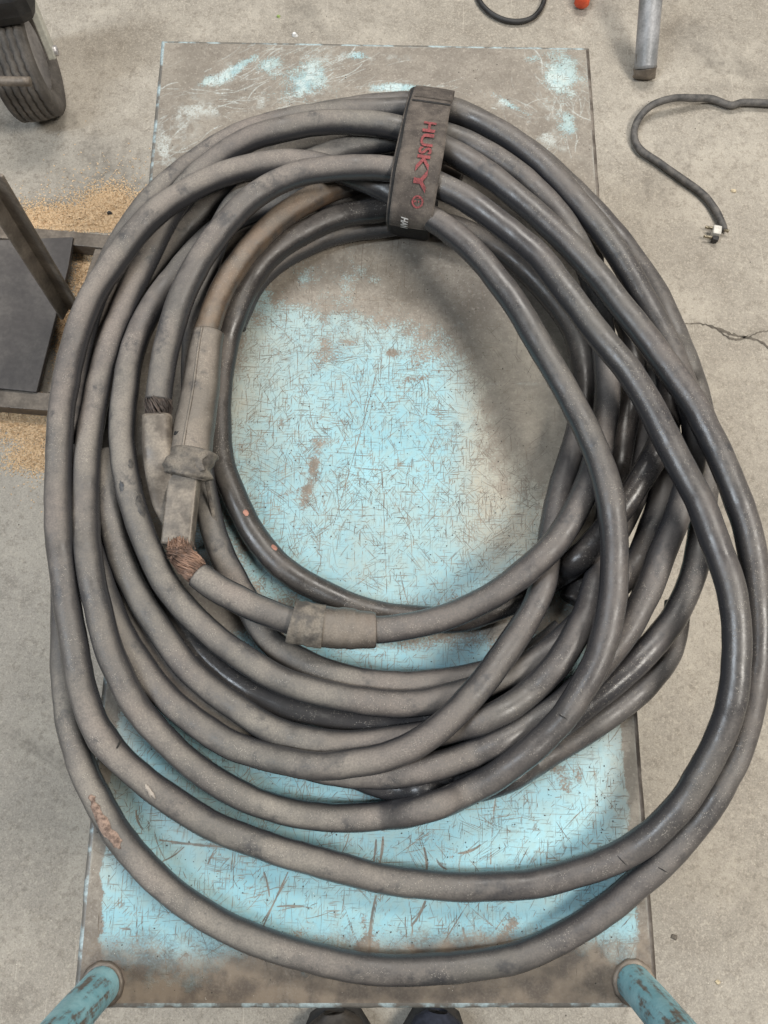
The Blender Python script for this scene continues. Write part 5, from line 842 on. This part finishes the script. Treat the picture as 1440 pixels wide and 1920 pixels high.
# steel stand with dark plate, left
sd = empty('steel_stand', fl(60,600), 'low brown steel angle frame with dark plate and upright post at the left edge', 'stand')
def floor_poly(name, pts, z0, z1, mat, parent, bev=.0015):
    V = [tuple(at(x,y,z0)) for x,y in pts]; n = len(pts); B = [(p[0],p[1],z0) for p in V]
    T = [tuple(at(x,y,z1)) for x,y in pts]; B = [(p[0],p[1],z0) for p in T]
    F = [tuple(range(n-1,-1,-1)), tuple(range(n,2*n))]+[(i,(i+1)%n,n+(i+1)%n,n+i) for i in range(n)]
    o = mobj(name, B+T, F, mat, parent, smooth=False, bevel=bev); 
    return o
floor_poly('plate', [(-60,452),(137,444),(128,500),(68,735),(-60,722)][::-1], ZF+.030, ZF+.040, M['plate'], sd)
floor_poly('rail', [(-60,416),(212,441),(203,466),(-60,440)][::-1], ZF+.002, ZF+.034, M['steel'], sd)
floor_poly('rail', [(-60,726),(100,737),(92,770),(-60,758)][::-1], ZF+.002, ZF+.034, M['steel'], sd)
floor_poly('rail', [(178,466),(206,466),(118,738),(90,735)][::-1], ZF+.002, ZF+.030, M['steel'], sd)
pb = fl(140,582,.03)
post_top = Vector(at(-16,322,ZF+.42))
beam('post', pb, post_top, .036, .006, M['steel'], sd, up=Vector((.3,.9,0)))
beam('post_flange', pb+Vector((-.017,-.006,0)), post_top+Vector((-.017,-.006,0)), .006, .034, M['steel'], sd, up=Vector((.3,.9,0)))
# sawdust drifts
def sawdust(name, blobs, n, label):
    geoV = []; geoF = []
    for k in range(n):
        x, y, sx, sy, cut = random.choices(blobs, [b[2]*b[3] for b in blobs])[0]
        kk = 2.3 if random.random() < .13 else 1.0; px = random.gauss(x, sx*kk); py = random.gauss(y, sy*kk)
        if cut and py > cut: py = cut-abs(random.gauss(0, 8))
        p = fl(px, py, .0006+.006*math.exp(-((px-x)/sx)**2-((py-y)/sy)**2)*(.6+.4*math.sin(px*.21)*math.sin(py*.3))*random.random()); L = random.uniform(.0006,.0020); W_ = random.uniform(.0004,.0011)
        a = random.uniform(0, 6.28); ca, sa = math.cos(a), math.sin(a); t1 = random.uniform(-.0009,.0009); t2 = random.uniform(0,.0012)
        b = len(geoV)
        for u, v_, zz in ((-L,-W_,t1),(L,-W_,-t1),(L*.9,W_,-t1+t2),(-L*.9,W_,t1+t2)): geoV.append((p.x+u*ca-v_*sa, p.y+u*sa+v_*ca, p.z+zz))
        geoF.append((b,b+1,b+2,b+3))
    o = mobj(name, geoV, geoF, M['sawdust'], None, smooth=False)
    return tag(o, label, 'sawdust', None, 'stuff')
sawdust('sawdust', [(150,408,60,14,432),(70,408,30,10,424),(195,398,26,22,436),(215,385,22,18,0),(160,520,12,30,0),(150,420,55,5,432)], 24000, 'orange tan sawdust heaped along the frame behind the left of the cart')
sawdust('sawdust', [(40,800,40,14,0),(70,815,24,20,0),(70,860,30,14,0),(20,780,30,6,0),(118,620,8,60,0)], 13000, 'orange tan sawdust scattered on the floor below the dark plate')
def debris(name, px, py, size, mat, label, cat, h=.004):
    p = fl(px, py, h); V = []; F = []; k = 9
    for zz, q in ((-h,1.0),(0,.95),(h*.8,.55)):
        for i in range(k):
            a = 2*math.pi*i/k; rr = size*q*(.7+.6*random.random()); V.append((p.x+rr*math.cos(a), p.y+rr*.75*math.sin(a), p.z+zz))
    for r_ in range(2):
        for i in range(k): F.append((r_*k+i, r_*k+(i+1)%k, (r_+1)*k+(i+1)%k, (r_+1)*k+i))
    F.append(tuple(range(2*k,3*k)))
    return tag(mobj(name, V, F, mat, None, smooth=False), label, cat)
debris('paper_scrap', 552, 64, .0068, M['whitebit'], 'small white scrap on the floor just behind the cart\'s back edge', 'scrap')
debris('green_scrap', 522, 30, .0045, M['green'], 'tiny green scrap on the floor near the top edge', 'scrap', .002)
debris('wood_chip', 1376, 357, .0055, M['tan'], 'small tan chip on the floor right of the power cord', 'chip', .0025)
debris('rubber_pellet', 205, 399, .0058, M['black'], 'black pellet lying in the orange sawdust', 'pellet', .004)
debris('pale_chip', 1346, 1842, .0045, M['tan'], 'small pale chip on the floor at lower right beyond the handle', 'chip', .002)
debris('dark_clod', 1265, 1757, .006, M['crackfill'], 'small dark clod on the floor right of the cart\'s front corner', 'clod', .002)
# photographer's boots at the bottom edge
def boot(name, px, py, yaw, label, mats, sc=1.0):
    c0 = fl(px, py); e = empty(name, c0, label, 'boot')
    R_ = Matrix.Rotation(yaw, 3, 'Z') @ Matrix.Diagonal((sc, 1, 1))
    def loft(secs, nm, mat, par):
        V = []; F = []; k = 20
        for (y, hw_, z0, z1) in secs:
            for j in range(k):
                a = 2*math.pi*j/k; x = hw_*np.sign(math.cos(a))*abs(math.cos(a))**.8; z = (z0+z1)/2+(z1-z0)/2*math.sin(a)
                V.append(Vector(c0)+R_ @ Vector((x, y, z)))
        for i in range(len(secs)-1):
            for j in range(k): F.append((i*k+j, i*k+(j+1)%k, (i+1)*k+(j+1)%k, (i+1)*k+j))
        F += [tuple(range(k)), tuple(range(len(secs)*k-1, (len(secs)-1)*k-1, -1))]
        return mobj(nm, V, F, mat, par)
    loft([(0,.018,.004,.022),(-.008,.032,.001,.026),(-.05,.05,0,.026),(-.12,.045,0,.026),(-.2,.042,0,.03),(-.28,.038,0,.03),(-.295,.025,0,.03)], 'sole', M['sole'], e)
    loft([(-.004,.014,.02,.05),(-.014,.032,.02,.066),(-.05,.047,.02,.078),(-.10,.044,.02,.092),(-.16,.042,.02,.12),(-.22,.042,.02,.16),(-.285,.034,.02,.16)], 'upper', mats[0], e)
    V = []; F = []; k = 24
    for z, r1, dy in ((.085,.078,0),(.12,.075,0),(.2,.07,.0),(.32,.072,-.01),(.40,.075,-.015)):
        for j in range(k):
            a = 2*math.pi*j/k; q = r1*(1+.05*math.sin(3*a+z*20)); V.append(Vector(c0)+R_ @ Vector((q*math.cos(a)*.85, -.2+dy+q*math.sin(a), z)))
    for i in range(4):
        for j in range(k): F.append((i*k+j, i*k+(j+1)%k, (i+1)*k+(j+1)%k, (i+1)*k+j))
    mobj('trouser_cuff', V, F, mats[1], e)
boot('work_boot', 628, 1876, .12, 'brown leather work boot toe showing below the cart\'s front edge', (M['leather'], M['navy']), 1.25)
boot('work_boot', 818, 1874, -.12, 'dark navy boot toe showing below the cart\'s front edge, right of the brown one', (M['navy'], M['navy']), 1.15)
